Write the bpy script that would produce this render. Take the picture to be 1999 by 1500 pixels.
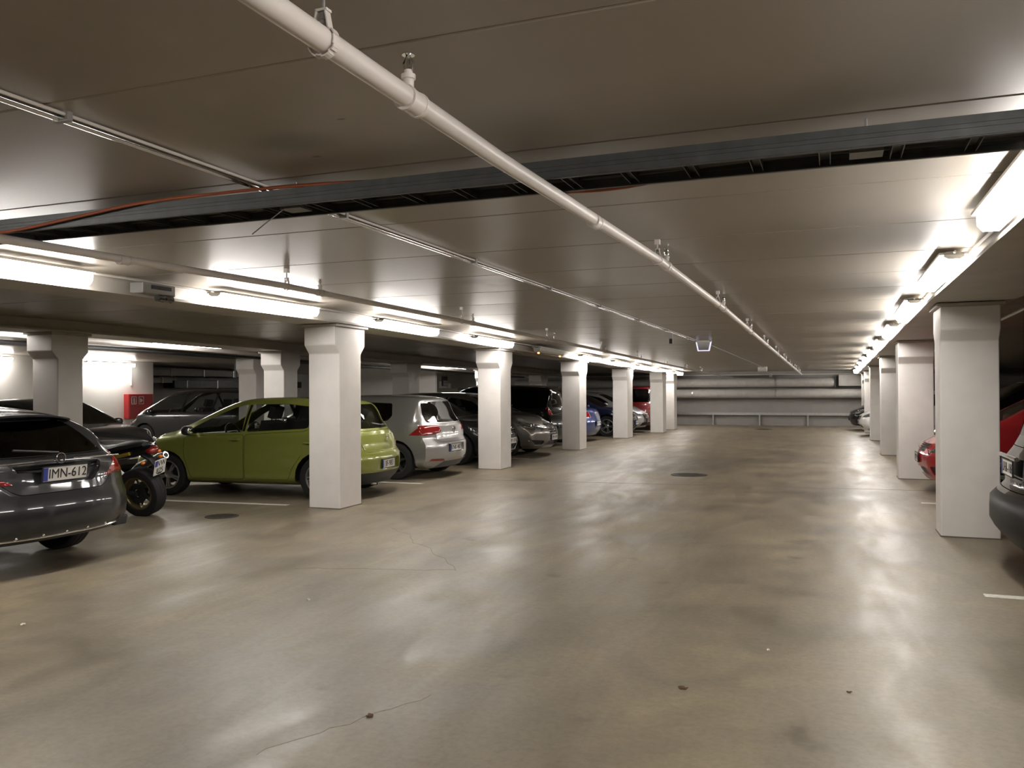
import bpy, bmesh, math, random
import numpy as np
from mathutils import Vector, Matrix

# ------------------------------------------------------------------ camera, world, exposure
sc = bpy.context.scene
for o in list(bpy.data.objects):
    bpy.data.objects.remove(o)
COL = sc.collection
FPX, CAM_H = 1630.0, 1.54
yaw, pitch, roll = math.atan(624.5 / FPX), math.atan(10.8 / FPX), math.atan(0.0051)
f = Vector((-math.sin(yaw) * math.cos(pitch), math.cos(yaw) * math.cos(pitch), math.sin(pitch)))
r = Vector((math.cos(yaw), math.sin(yaw), 0))
u = r.cross(f)
r2 = math.cos(roll) * r - math.sin(roll) * u
u2 = math.sin(roll) * r + math.cos(roll) * u
cam_data = bpy.data.cameras.new('camera')
cam_data.sensor_width = 36.0
cam_data.lens = FPX / 1999.0 * 36.0
cam_data.clip_end = 200
cam = bpy.data.objects.new('camera', cam_data)
COL.objects.link(cam)
cam.matrix_world = Matrix(((r2.x, u2.x, -f.x, 0), (r2.y, u2.y, -f.y, 0), (r2.z, u2.z, -f.z, CAM_H), (0, 0, 0, 1)))
sc.camera = cam
w = bpy.data.worlds.new('world')
sc.world = w
w.use_nodes = True
w.node_tree.nodes['Background'].inputs[0].default_value = (0.02, 0.02, 0.022, 1)
w.node_tree.nodes['Background'].inputs[1].default_value = 0.2
sc.view_settings.view_transform = 'Standard'
sc.view_settings.look = 'None'
sc.view_settings.gamma = 1.0
sc.view_settings.use_curve_mapping = False
sc.view_settings.exposure = 0.72
sc.cycles.max_bounces = 8
sc.cycles.diffuse_bounces = 5
sc.cycles.glossy_bounces = 4
sc.cycles.transparent_max_bounces = 16
sc.cycles.sample_clamp_indirect = 6.0
sc.cycles.caustics_reflective = False
sc.cycles.caustics_refractive = False
TUBE = 30.0          # radiance of a lit fluorescent cover
TUBE_COL = (1.0, 0.945, 0.89)
random.seed(4)
PI = math.pi

# ------------------------------------------------------------------ materials
MATS = {}
def mat(name, col, rough=0.5, metal=0.0, var=0.06, scale=9.0, coat=0.0, bump=0.0, spec=0.5, rvar=0.0):
    if name in MATS:
        return MATS[name]
    m = bpy.data.materials.new(name)
    m.use_nodes = True
    nt = m.node_tree
    b = nt.nodes['Principled BSDF']
    tc = nt.nodes.new('ShaderNodeTexCoord')
    nz = nt.nodes.new('ShaderNodeTexNoise')
    nz.inputs['Scale'].default_value = scale
    nz.inputs['Detail'].default_value = 5
    nt.links.new(tc.outputs['Object'], nz.inputs['Vector'])
    rp = nt.nodes.new('ShaderNodeValToRGB')
    rp.color_ramp.elements[0].position = 0.3
    rp.color_ramp.elements[1].position = 0.7
    rp.color_ramp.elements[0].color = (*[c * (1 - var) for c in col], 1)
    rp.color_ramp.elements[1].color = (*[min(1, c * (1 + var)) for c in col], 1)
    nt.links.new(nz.outputs['Fac'], rp.inputs['Fac'])
    nt.links.new(rp.outputs['Color'], b.inputs['Base Color'])
    b.inputs['Roughness'].default_value = rough
    b.inputs['Metallic'].default_value = metal
    b.inputs['Specular IOR Level'].default_value = spec
    b.inputs['Coat Weight'].default_value = coat
    b.inputs['Coat Roughness'].default_value = 0.04
    if rvar:
        mr = nt.nodes.new('ShaderNodeMapRange')
        mr.inputs['To Min'].default_value = max(0.02, rough - rvar)
        mr.inputs['To Max'].default_value = rough + rvar
        nt.links.new(nz.outputs['Fac'], mr.inputs['Value'])
        nt.links.new(mr.outputs['Result'], b.inputs['Roughness'])
    if bump:
        bp = nt.nodes.new('ShaderNodeBump')
        bp.inputs['Strength'].default_value = bump
        bp.inputs['Distance'].default_value = 0.01
        nt.links.new(nz.outputs['Fac'], bp.inputs['Height'])
        nt.links.new(bp.outputs['Normal'], b.inputs['Normal'])
    MATS[name] = m
    return m

def emit(name, col, strength):
    if name in MATS:
        return MATS[name]
    m = bpy.data.materials.new(name)
    m.use_nodes = True
    nt = m.node_tree
    nt.nodes.remove(nt.nodes['Principled BSDF'])
    e = nt.nodes.new('ShaderNodeEmission')
    e.inputs[0].default_value = (*col, 1)
    e.inputs[1].default_value = strength
    nt.links.new(e.outputs[0], nt.nodes['Material Output'].inputs[0])
    MATS[name] = m
    return m

def glass(name, tint, rough=0.02):
    if name in MATS:
        return MATS[name]
    m = bpy.data.materials.new(name)
    m.use_nodes = True
    nt = m.node_tree
    nt.nodes.remove(nt.nodes['Principled BSDF'])
    t = nt.nodes.new('ShaderNodeBsdfTransparent')
    t.inputs[0].default_value = (*tint, 1)
    g = nt.nodes.new('ShaderNodeBsdfGlossy')
    g.inputs['Roughness'].default_value = rough
    g.inputs['Color'].default_value = (.9, .9, .9, 1)
    lw = nt.nodes.new('ShaderNodeLayerWeight')
    lw.inputs[0].default_value = .5
    pw = nt.nodes.new('ShaderNodeMath')
    pw.operation = 'POWER'
    pw.inputs[1].default_value = 4.0
    nt.links.new(lw.outputs['Facing'], pw.inputs[0])
    fr = nt.nodes.new('ShaderNodeMath')
    fr.operation = 'MULTIPLY_ADD'
    fr.inputs[1].default_value = .85
    fr.inputs[2].default_value = .05
    nt.links.new(pw.outputs[0], fr.inputs[0])
    mx = nt.nodes.new('ShaderNodeMixShader')
    nt.links.new(fr.outputs[0], mx.inputs[0])
    nt.links.new(t.outputs[0], mx.inputs[1])
    nt.links.new(g.outputs[0], mx.inputs[2])
    nt.links.new(mx.outputs[0], nt.nodes['Material Output'].inputs[0])
    MATS[name] = m
    return m

def floor_material():
    m = bpy.data.materials.new('polished_concrete')
    m.use_nodes = True
    nt = m.node_tree
    b = nt.nodes['Principled BSDF']
    N = nt.nodes.new
    L = nt.links.new
    tc = N('ShaderNodeTexCoord')
    def noise(scale, detail=6, rough=.6, dist=0.0, stretch=None):
        n = N('ShaderNodeTexNoise')
        n.inputs['Scale'].default_value = scale
        n.inputs['Detail'].default_value = detail
        n.inputs['Roughness'].default_value = rough
        n.inputs['Distortion'].default_value = dist
        if stretch:
            mp = N('ShaderNodeMapping')
            mp.inputs['Scale'].default_value = stretch
            L(tc.outputs['Object'], mp.inputs['Vector'])
            L(mp.outputs['Vector'], n.inputs['Vector'])
        else:
            L(tc.outputs['Object'], n.inputs['Vector'])
        return n
    big = noise(.42, 4, .55, .6)
    mid = noise(1.5, 9, .66, 1.0)
    fine = noise(26, 6, .7)
    streak = noise(1.0, 5, .6, .5, (2.6, .7, 1))
    c1 = N('ShaderNodeValToRGB')
    c1.color_ramp.elements[0].position = .34
    c1.color_ramp.elements[1].position = .66
    c1.color_ramp.elements[0].color = (.146, .125, .094, 1)
    c1.color_ramp.elements[1].color = (.312, .256, .166, 1)
    e_ = c1.color_ramp.elements.new(.5)
    e_.color = (.219, .185, .132, 1)
    a1 = N('ShaderNodeMath'); a1.operation = 'MULTIPLY_ADD'
    a1.inputs[1].default_value = .5
    L(big.outputs['Fac'], a1.inputs[0])
    a2 = N('ShaderNodeMath'); a2.operation = 'MULTIPLY'
    a2.inputs[1].default_value = .5
    L(mid.outputs['Fac'], a2.inputs[0])
    L(a2.outputs[0], a1.inputs[2])
    L(a1.outputs[0], c1.inputs['Fac'])
    mx = N('ShaderNodeMixRGB'); mx.blend_type = 'MULTIPLY'
    mx.inputs[0].default_value = .5
    c2 = N('ShaderNodeValToRGB')
    c2.color_ramp.elements[0].position = .35
    c2.color_ramp.elements[0].color = (.62, .60, .57, 1)
    c2.color_ramp.elements[1].position = .6
    L(fine.outputs['Fac'], c2.inputs['Fac'])
    L(c1.outputs['Color'], mx.inputs[1])
    L(c2.outputs['Color'], mx.inputs[2])
    # dark oil spots
    sp = noise(2.2, 3, .5)
    c3 = N('ShaderNodeValToRGB')
    c3.color_ramp.elements[0].position = .25
    c3.color_ramp.elements[0].color = (.55, .53, .5, 1)
    c3.color_ramp.elements[1].position = .34
    c3.color_ramp.elements[1].color = (1, 1, 1, 1)
    L(sp.outputs['Fac'], c3.inputs['Fac'])
    mx2 = N('ShaderNodeMixRGB'); mx2.blend_type = 'MULTIPLY'
    mx2.inputs[0].default_value = .8
    L(mx.outputs[0], mx2.inputs[1])
    L(c3.outputs['Color'], mx2.inputs[2])
    L(mx2.outputs[0], b.inputs['Base Color'])
    rr = N('ShaderNodeMapRange')
    rr.inputs['From Min'].default_value = .32
    rr.inputs['From Max'].default_value = .68
    rr.inputs['To Min'].default_value = .29
    rr.inputs['To Max'].default_value = .58
    s2 = N('ShaderNodeMath'); s2.operation = 'MULTIPLY_ADD'
    s2.inputs[1].default_value = .6
    L(streak.outputs['Fac'], s2.inputs[0])
    s3 = N('ShaderNodeMath'); s3.operation = 'MULTIPLY'
    s3.inputs[1].default_value = .4
    L(mid.outputs['Fac'], s3.inputs[0])
    L(s3.outputs[0], s2.inputs[2])
    L(s2.outputs[0], rr.inputs['Value'])
    L(rr.outputs['Result'], b.inputs['Roughness'])
    b.inputs['Specular IOR Level'].default_value = .5
    bp = N('ShaderNodeBump')
    bp.inputs['Strength'].default_value = .2
    bp.inputs['Distance'].default_value = .004
    L(mid.outputs['Fac'], bp.inputs['Height'])
    L(bp.outputs['Normal'], b.inputs['Normal'])
    return m

CEIL = mat('ceiling_paint', (.335, .30, .25), .33, var=.06, scale=1.6, bump=.03, spec=.55, rvar=.04)
def stain(m, spots):
    nt = m.node_tree
    b = nt.nodes['Principled BSDF']
    src = b.inputs['Base Color'].links[0].from_socket
    tc = nt.nodes.new('ShaderNodeTexCoord')
    for (x, y, z, sx, sy, k) in spots:
        mp = nt.nodes.new('ShaderNodeMapping')
        mp.inputs['Location'].default_value = (-x / sx, -y / sy, 0)
        mp.inputs['Scale'].default_value = (1 / sx, 1 / sy, 0)
        nt.links.new(tc.outputs['Object'], mp.inputs['Vector'])
        ln = nt.nodes.new('ShaderNodeVectorMath')
        ln.operation = 'LENGTH'
        nt.links.new(mp.outputs['Vector'], ln.inputs[0])
        mr = nt.nodes.new('ShaderNodeMapRange')
        mr.interpolation_type = 'SMOOTHSTEP'
        mr.inputs['From Min'].default_value = .15
        mr.inputs['From Max'].default_value = 1.0
        mr.inputs['To Min'].default_value = k
        mr.inputs['To Max'].default_value = 1.0
        nt.links.new(ln.outputs['Value'], mr.inputs['Value'])
        mx = nt.nodes.new('ShaderNodeMixRGB')
        mx.blend_type = 'MULTIPLY'
        mx.inputs[0].default_value = 1.0
        nt.links.new(src, mx.inputs[1])
        nt.links.new(mr.outputs['Result'], mx.inputs[2])
        src = mx.outputs[0]
    nt.links.new(src, b.inputs['Base Color'])
stain(CEIL, [(-2.1, 2.93, 0, .30, .20, .66), (-3.05, 7.4, 0, .55, .30, .55), (-2.13, 3.15, 0, .03, .02, .35), (-1.75, 2.75, 0, .03, .015, .35)])
CEIL_BACK = mat('ceiling_joint', (.52, .49, .44), .6)
CONC = mat('white_painted_concrete', (.78, .75, .715), .55, var=.04, scale=4, bump=.05)
BEAMP = mat('beam_paint', (.55, .52, .47), .5, var=.06, scale=3, bump=.04)
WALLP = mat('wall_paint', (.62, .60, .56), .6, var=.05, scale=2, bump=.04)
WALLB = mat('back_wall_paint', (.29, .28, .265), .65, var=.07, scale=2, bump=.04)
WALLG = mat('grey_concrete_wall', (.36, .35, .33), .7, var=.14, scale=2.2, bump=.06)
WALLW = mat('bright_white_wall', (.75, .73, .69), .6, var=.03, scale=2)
PIPEW = mat('white_pipe_paint', (.72, .67, .63), .35, var=.04, scale=12, bump=.02)
GALV = mat('galvanised_steel', (.42, .42, .41), .35, .9, var=.12, scale=20)
TRAYM = mat('dark_galvanised_tray', (.075, .08, .08), .45, .5, var=.15, scale=14)
DUCTM = mat('grey_duct_cladding', (.42, .405, .38), .55, .0, var=.08, scale=6, bump=.05)
CHROME = mat('chrome', (.8, .8, .8), .12, 1.0, var=.02)
BLACKP = mat('black_plastic', (.015, .015, .016), .45, var=.2, scale=30)
BLACKG = mat('black_gloss', (.01, .01, .011), .12, var=.1)
RUBBER = mat('tyre_rubber', (.012, .012, .012), .75, var=.25, scale=40, bump=.1)
DARKM = mat('dark_metal', (.04, .04, .04), .4, .6, var=.2)
CABLE = mat('black_cable', (.02, .02, .02), .5, var=.2)
ORANGE = mat('orange_cable', (.36, .09, .035), .5, var=.15)
PAINTW = mat('worn_white_line_paint', (.62, .60, .54), .6, var=.16, scale=30)
PLATEW = mat('plate_white', (.78, .77, .73), .35, var=.03)
PLATEB = mat('plate_blue', (.04, .06, .32), .35, var=.05)
INK = mat('plate_ink', (.01, .01, .01), .4, var=.05)
SEATM = mat('seat_cloth', (.022, .022, .024), .85, var=.2, scale=60)
REDL = mat('red_tail_lens', (.24, .010, .010), .10, var=.15, scale=40, coat=1)
AMBER = mat('amber_lens', (.75, .20, .02), .12, var=.1, coat=1)
CLEARL = mat('headlight_lens', (.16, .165, .17), .08, .5, var=.9, scale=26, coat=1)
RIMM = mat('alloy_wheel', (.46, .46, .46), .28, .85, var=.06)
RIMD = mat('dark_alloy_wheel', (.12, .12, .12), .3, .8, var=.06)
GLASS = glass('tinted_car_glass', (.66, .69, .67))
GLASSM = glass('mid_tint_glass', (.25, .26, .26))
ENDM = None
GLASSD = glass('dark_privacy_glass', (.05, .055, .055))
TUBEM = emit('lit_fluorescent_cover', TUBE_COL, TUBE)
LAMPW = mat('white_lamp_housing', (.68, .66, .62), .4, var=.03)
REDP = mat('red_cabinet_paint', (.34, .022, .025), .4, var=.06)
GREENC = mat('olive_cabinet_paint', (.20, .20, .14), .5, var=.06)
BROWN = mat('dry_leaf', (.10, .055, .025), .8, var=.3, scale=60)
SCRAP = mat('paper_scrap', (.7, .68, .62), .8, var=.05)
IRON = mat('cast_iron', (.07, .06, .05), .55, .5, var=.25, scale=50, bump=.2)

# ------------------------------------------------------------------ mesh helpers
class MB:
    def __init__(s):
        s.v, s.f = [], []
    def add(s, vs, fs):
        o = len(s.v)
        s.v += [tuple(p) for p in vs]
        s.f += [tuple(i + o for i in q) for q in fs]
        return s
    def box(s, x0, x1, y0, y1, z0, z1):
        return s.add([(x0, y0, z0), (x1, y0, z0), (x1, y1, z0), (x0, y1, z0), (x0, y0, z1), (x1, y0, z1), (x1, y1, z1), (x0, y1, z1)],
                     [(0, 3, 2, 1), (4, 5, 6, 7), (0, 1, 5, 4), (1, 2, 6, 5), (2, 3, 7, 6), (3, 0, 4, 7)])
    def obox(s, c, half, M):
        vs = []
        for dz in (-1, 1):
            for dx, dy in ((-1, -1), (1, -1), (1, 1), (-1, 1)):
                vs.append(Vector(c) + M @ Vector((dx * half[0], dy * half[1], dz * half[2])))
        return s.add(vs, [(0, 3, 2, 1), (4, 5, 6, 7), (0, 1, 5, 4), (1, 2, 6, 5), (2, 3, 7, 6), (3, 0, 4, 7)])
    def tube(s, path, rad, n=10, cap=True):
        path = [Vector(p) for p in path]
        rads = rad if isinstance(rad, (list, tuple)) else [rad] * len(path)
        rings = []
        for i, p in enumerate(path):
            d = (path[min(i + 1, len(path) - 1)] - path[max(i - 1, 0)]).normalized()
            up = Vector((0, 0, 1)) if abs(d.z) < .95 else Vector((1, 0, 0))
            a = d.cross(up).normalized()
            b = a.cross(d).normalized()
            rings.append([p + rads[i] * (math.cos(2 * PI * k / n) * a + math.sin(2 * PI * k / n) * b) for k in range(n)])
        vs = [q for rg in rings for q in rg]
        fs = []
        for i in range(len(path) - 1):
            for k in range(n):
                k2 = (k + 1) % n
                fs.append((i * n + k, i * n + k2, (i + 1) * n + k2, (i + 1) * n + k))
        if cap:
            fs.append(tuple(range(n - 1, -1, -1)))
            fs.append(tuple((len(path) - 1) * n + k for k in range(n)))
        return s.add(vs, fs)
    def lathe(s, prof, n=24, axis='z', c=(0, 0, 0), closed=False):
        vs, fs = [], []
        for (rr, h) in prof:
            for k in range(n):
                a = 2 * PI * k / n
                x, y = rr * math.cos(a), rr * math.sin(a)
                p = (x, y, h) if axis == 'z' else ((x, h, y) if axis == 'y' else (h, x, y))
                vs.append((p[0] + c[0], p[1] + c[1], p[2] + c[2]))
        m = len(prof)
        for i in range(m if closed else m - 1):
            j = (i + 1) % m
            for k in range(n):
                k2 = (k + 1) % n
                fs.append((i * n + k, i * n + k2, j * n + k2, j * n + k))
        return s.add(vs, fs)
    def prism(s, poly, d0, d1, axis='x'):
        n = len(poly)
        def P(a, b, d):
            return (d, a, b) if axis == 'x' else ((a, d, b) if axis == 'y' else (a, b, d))
        vs = [P(a, b, d0) for a, b in poly] + [P(a, b, d1) for a, b in poly]
        fs = [tuple(range(n - 1, -1, -1)), tuple(range(n, 2 * n))]
        fs += [(i, (i + 1) % n, n + (i + 1) % n, n + i) for i in range(n)]
        return s.add(vs, fs)
    def mesh(s, name, m, smooth=False, fix=True):
        me = bpy.data.meshes.new(name)
        me.from_pydata(s.v, [], s.f)
        if fix:
            bm = bmesh.new()
            bm.from_mesh(me)
            bmesh.ops.recalc_face_normals(bm, faces=bm.faces)
            bm.to_mesh(me)
            bm.free()
        if m:
            me.materials.append(m)
        if smooth:
            me.polygons.foreach_set('use_smooth', [True] * len(me.polygons))
            try:
                me.set_sharp_from_angle(angle=math.radians(40))
            except Exception:
                pass
        me.update()
        return me
    def build(s, name, m, parent=None, smooth=False, loc=None):
        return link(name, s.mesh(name, m, smooth), parent, loc)

def link(name, me, parent=None, loc=None):
    o = bpy.data.objects.new(name, me)
    COL.objects.link(o)
    if parent is not None:
        o.parent = parent
    if loc is not None:
        o.location = loc
    return o

def empty(name, loc=(0, 0, 0), rz=0.0):
    o = bpy.data.objects.new(name, None)
    COL.objects.link(o)
    o.location = loc
    o.rotation_euler = (0, 0, rz)
    o.empty_display_size = .2
    return o

def tag(o, label, cat=None, group=None, kind=None):
    if label:
        o['label'] = label
    if cat:
        o['category'] = cat
    if group:
        o['group'] = group
    if kind:
        o['kind'] = kind
    return o

def bevel(o, wd, seg=2):
    md = o.modifiers.new('bevel', 'BEVEL')
    md.width = wd
    md.segments = seg
    md.limit_method = 'ANGLE'
    return o

TXT = {}
def text_mesh(body, size, m, extrude=.001, align='CENTER', sx=1.0):
    key = (body, size, m.name, sx)
    if key in TXT:
        return TXT[key]
    cu = bpy.data.curves.new('lettering', 'FONT')
    cu.body = body
    cu.size = size
    cu.align_x = align
    cu.align_y = 'CENTER'
    cu.extrude = extrude
    ob = bpy.data.objects.new('lettering', cu)
    COL.objects.link(ob)
    dg = bpy.context.evaluated_depsgraph_get()
    me = bpy.data.meshes.new_from_object(ob.evaluated_get(dg))
    bpy.data.objects.remove(ob)
    bpy.data.curves.remove(cu)
    for v in me.vertices:
        v.co.x *= sx
    me.materials.clear()
    me.materials.append(m)
    TXT[key] = me
    return me

ORD = ['first', 'second', 'third', 'fourth', 'fifth', 'sixth', 'seventh', 'eighth', 'ninth', 'tenth', 'eleventh', 'twelfth', 'thirteenth']
def sag(Y):
    return -.013 * max(0.0, Y - 9.5)
def cz(Y):
    return 2.58 + sag(Y)
def bz(Y):
    return 2.405 + sag(Y)
YB, YF = 36.0, -10.0
# ------------------------------------------------------------------ setting
FLOORM = floor_material()
fl = MB().box(-25, 8, YF, YB + .3, -.3, 0).build('floor', FLOORM)
tag(fl, None, kind='structure')
CRACK = mat('floor_crack_dirt', (.16, .14, .11), .8, var=.2)
def strip(pts, wd, z, name, m, parent):
    b = MB()
    for i in range(len(pts) - 1):
        p, q = Vector((*pts[i], 0)), Vector((*pts[i + 1], 0))
        d = (q - p).normalized()
        n = Vector((-d.y, d.x, 0)) * wd / 2
        a = [p - n, q - n, q + n, p + n]
        b.add([(v.x, v.y, 0) for v in a] + [(v.x, v.y, z) for v in a], [(4, 5, 6, 7), (0, 1, 5, 4), (1, 2, 6, 5), (2, 3, 7, 6), (3, 0, 4, 7)])
    return b.build(name, m, parent)
strip([(-10.4, 12.85), (-5.06, 13.2), (1.385, 13.86), (6, 14.3)], .016, .0012, 'floor_joint', CRACK, fl)
def wander(p, q, n, amp):
    out = []
    for i in range(n + 1):
        t = i / n
        out.append((p[0] + (q[0] - p[0]) * t + random.uniform(-amp, amp), p[1] + (q[1] - p[1]) * t + random.uniform(-amp, amp)))
    return out
strip(wander((-4.6, 8.3), (-3.0, 6.5), 14, .05), .004, .001, 'crack', CRACK, fl)
strip(wander((-4.35, 6.1), (-3.0, 6.5), 10, .03), .0025, .001, 'crack', CRACK, fl)
strip(wander((-1.9, 3.8), (-2.3, 2.9), 12, .02), .0014, .0008, 'crack', CRACK, fl)

# ceiling: backing deck and the slabs that hang under it bay by bay
def slope_plate(x0, x1, y0, y1, zf, th):
    ys = [y0] + ([9.5] if y0 < 9.5 < y1 else []) + [y1]
    b = MB()
    n = len(ys)
    vs = []
    for y in ys:
        vs += [(x0, y, zf(y)), (x1, y, zf(y)), (x1, y, zf(y) + th), (x0, y, zf(y) + th)]
    fs = [(0, 1, 2, 3), tuple((n - 1) * 4 + k for k in (3, 2, 1, 0))]
    for i in range(n - 1):
        for k in range(4):
            k2 = (k + 1) % 4
            fs.append((i * 4 + k, i * 4 + k2, i * 4 + 4 + k2, i * 4 + 4 + k))
    return b.add(vs, fs)
ceil_o = slope_plate(-25, 8, YF, YB + .3, lambda y: cz(y) + .006, .25).build('ceiling', CEIL_BACK)
tag(ceil_o, None, kind='structure')
def slab(x0, x1, y0, y1):
    g = .005
    b = MB()
    pts = []
    for y, o in ((y0 + g, .005), (y0 + g + .006, 0.), (y1 - g - .006, 0.), (y1 - g, .005)):
        pts.append((y, cz(y) + o))
    pts += [(y1 - g, cz(y1) + .02), (y0 + g, cz(y0) + .02)]
    b.prism(pts, x0, x1, 'x')
    return b.build('slab', CEIL, ceil_o)
for (x0, x1, ys) in ((-5.98, 1.02, 2.21 - 1.2 * 10), (-10.42, -6.36, 2.21 - 1.2 * 3), (1.60, 7.9, 2.21 - 1.2 * 2)):
    y = ys
    while y < YB - .05:
        slab(x0, x1, max(y, YF), min(y + 1.2, YB))
        y += 1.2
y = 2.21
while y < YB - .05:
    slab(-24.9, -10.92, y, min(y + 1.2, YB))
    y += 1.2

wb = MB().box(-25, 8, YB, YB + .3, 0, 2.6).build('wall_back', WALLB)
tag(wb, None, kind='structure')
tag(MB().box(-25, 8, YF - .3, YF, 0, 2.9).build('wall_front', WALLP), None, kind='structure')
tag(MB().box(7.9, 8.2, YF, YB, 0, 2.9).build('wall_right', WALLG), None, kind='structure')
WLX = -19.8
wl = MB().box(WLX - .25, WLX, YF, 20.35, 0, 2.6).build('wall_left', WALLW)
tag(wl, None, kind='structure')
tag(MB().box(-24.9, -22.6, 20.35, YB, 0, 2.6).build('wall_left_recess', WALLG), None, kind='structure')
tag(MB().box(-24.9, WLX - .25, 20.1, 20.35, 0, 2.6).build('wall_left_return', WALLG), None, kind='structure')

tag(MB().box(-17.6, -13.3, 27.0, 27.15, 0, 2.34).build('wall_partition', WALLW), None, kind='structure')

# ------------------------------------------------------------------ columns and beams
def column(x0, x1, y0, y1, label, m=CONC):
    zt = bz((y0 + y1) / 2) - .005
    fl0, fl1 = zt - .38, zt - .27
    e = .10
    prof = [(y0, 0), (y1, 0), (y1, fl0), (y1 + e, fl1), (y1 + e, zt - .03), (y0 - e, zt - .03), (y0 - e, fl1), (y0, fl0)]
    o = MB().prism(prof, x0, x1, 'x').build('column', m)
    bevel(o, .012, 2)
    tag(o, label, 'column', 'square concrete columns of the garage')
    MB().box(x0 - .035, x1 + .035, y0 - e - .03, y1 + e + .03, zt - .03, zt).build('bearing_plate', BEAMP, o)
    MB().box(x0 - .006, x1 + .006, y0 - .006, y1 + .006, 0, .012).build('base_joint', CRACK, o)
    return o
LX0, LX1 = -6.42, -5.95
left_cols = [(9.29, 9.82, 'white concrete column in front of the green hatchback'),
             (14.90, 15.47, 'white concrete column between the silver hatchback and the grey car'),
             (20.30, 20.92, 'grey-lit concrete column in front of the black van rear'),
             (25.58, 26.30, 'concrete column in front of the dark blue car wheel'),
             (29.15, 29.75, 'concrete column beside the silver car front far down the aisle'),
             (31.40, 31.95, 'farthest concrete column of the left row, nearest the back wall')]
for y0, y1, lb in left_cols:
    column(LX0 if y0 < 29 else -5.97, LX1 if y0 < 29 else -5.52, y0, y1, lb)
right_cols = [(9.62, 10.08, 'large white concrete column beside the black car, nearest on the right'),
              (15.45, 15.95, 'bright white concrete column behind the red car nose'),
              (20.75, 21.25, 'third concrete column of the right row'),
              (26.45, 26.95, 'fourth concrete column of the right row, hiding the white car'),
              (30.9, 31.4, 'fifth concrete column of the right row, behind the white car'),
              (33.6, 34.1, 'farthest concrete column of the right row')]
for y0, y1, lb in right_cols:
    column(1.04, 1.58, y0, y1, lb)
second_cols = [(8.9, 9.33, 'grey column behind the dark estate car on the left'),
               (14.22, 14.68, 'grey column behind the green car roof'),
               (19.6, 20.2, 'grey column seen above the silver hatchback'),
               (25.2, 25.8, 'shadowed grey column beyond the third left column'),
               (30.4, 31.0, 'darkest grey column deep in the second parking row')]
for y0, y1, lb in second_cols:
    column(-10.92, -10.42, y0, y1, lb)
third_cols = [(16.0, 16.6, 'short grey column stub beside the green car roof, farther back')]
for y0, y1, lb in third_cols:
    column(-13.0, -12.5, y0, y1, lb)
def beam(x0, x1, label, y0=YF, m=BEAMP):
    o = slope_plate(x0, x1, y0, YB, lambda y: bz(y) + .025, .40).build('ceiling_beam', m)
    tag(o, label, 'beam', 'concrete beams over the column rows')
    slope_plate(x0 - .10, x1 + .10, y0, YB, lambda y: bz(y), .026).build('bottom_flange', m, o)
    return o
beam(-6.36, -5.98, 'long painted beam over the left row of columns')
beam(1.02, 1.60, 'long painted beam over the right row of columns')
beam(-10.92, -10.42, 'shadowed beam over the second row of columns on the left')

# ------------------------------------------------------------------ fluorescent lights
def fixture_meshes(length):
    h = MB()
    h.box(-.10, .10, 0, length, .004, .022).box(-.05, .05, .05, length - .05, .022, .035)
    h.box(-.02, .02, .12, .18, .03, .036).box(-.02, .02, length - .18, length - .12, .03, .036)
    d = MB().prism([(-.074, .003), (-.072, -.055), (-.042, -.092), (.042, -.092), (.072, -.055), (.074, .003)], .008, length - .008, 'y')
    e = MB().prism([(-.07, .02), (-.07, -.012), (-.04, -.028), (.04, -.028), (.07, -.012), (.07, .02)], 0, .008, 'y')
    return (h.mesh('lamp_housing', LAMPW), d.mesh('lamp_cover', TUBEM), e.mesh('end_cap', LAMPW))
FL = 1.72
FM = fixture_meshes(FL)
DEADM = mat('unlit_lamp_cover', (.62, .60, .56), .25, var=.04)
GLOW = emit('failing_tube_glow', (1.0, .33, .10), 3.0)
def fixture(x, y, z, label, dead=False, group='fluorescent lights along the beams'):
    t = empty('fluorescent_light', (x, y, z))
    tag(t, label, 'light', group)
    t.rotation_euler = (math.atan(-.013) if y > 9 else 0, 0, 0)
    link('lamp_housing', FM[0], t)
    c = link('lamp_cover', FM[1], t)
    link('end_cap', FM[2], t)
    link('end_cap', FM[2], t, (0, FL - .008, 0))
    if dead:
        me = FM[1].copy()
        me.materials.clear()
        me.materials.append(DEADM)
        c.data = me
        for yy in (.10, FL - .14):
            MB().lathe([(.0, 0), (.018, .0), (.018, .05), (0, .05)], 10, 'y', (0, yy, -.104)).build('glowing_tube_end', GLOW, c)
    MB().tube([(.0, -.0, .02), (0, -.05, .02)], .009, 8).build('cable_gland', LAMPW, t)
    return t
for i in range(13):
    y = 3.48 + 3.25 * (i - 3)
    if y > 34:
        continue
    if i < 3:
        lb = ORD[2 - i] + ' fluorescent light behind the viewer on the left beam'
    else:
        lb = ORD[i - 3] + ' fluorescent light from the viewer along the left beam'
    if i == 7:
        lb = 'failed fluorescent light with orange glowing ends on the left beam'
    fixture(-5.76, y, 2.515 + sag(y + .9), lb, dead=(i == 7))
for i in range(13):
    y = 3.75 + 3.25 * (i - 3)
    if y > 34:
        continue
    lb = (ORD[2 - i] + ' fluorescent light behind the viewer on the right beam' if i < 3 else ORD[i - 3] + ' fluorescent light from the viewer along the right beam')
    fixture(.86, y, 2.528 + sag(y + .9), lb)
for i, y in enumerate((8.45, 11.70, 23.6)):
    fixture(-11.35, y, 2.535 + sag(y + .9), ORD[i] + ' fluorescent light of the far left aisle, behind the second column row', group='fluorescent lights of the far aisle')
for i in range(3):
    y = 9.6 + 4.0 * i
    fixture(-19.55, y, 2.50 + sag(y + .9), ORD[i] + ' fluorescent light mounted high on the white far left wall', group='fluorescent lights of the far aisle')

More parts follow.
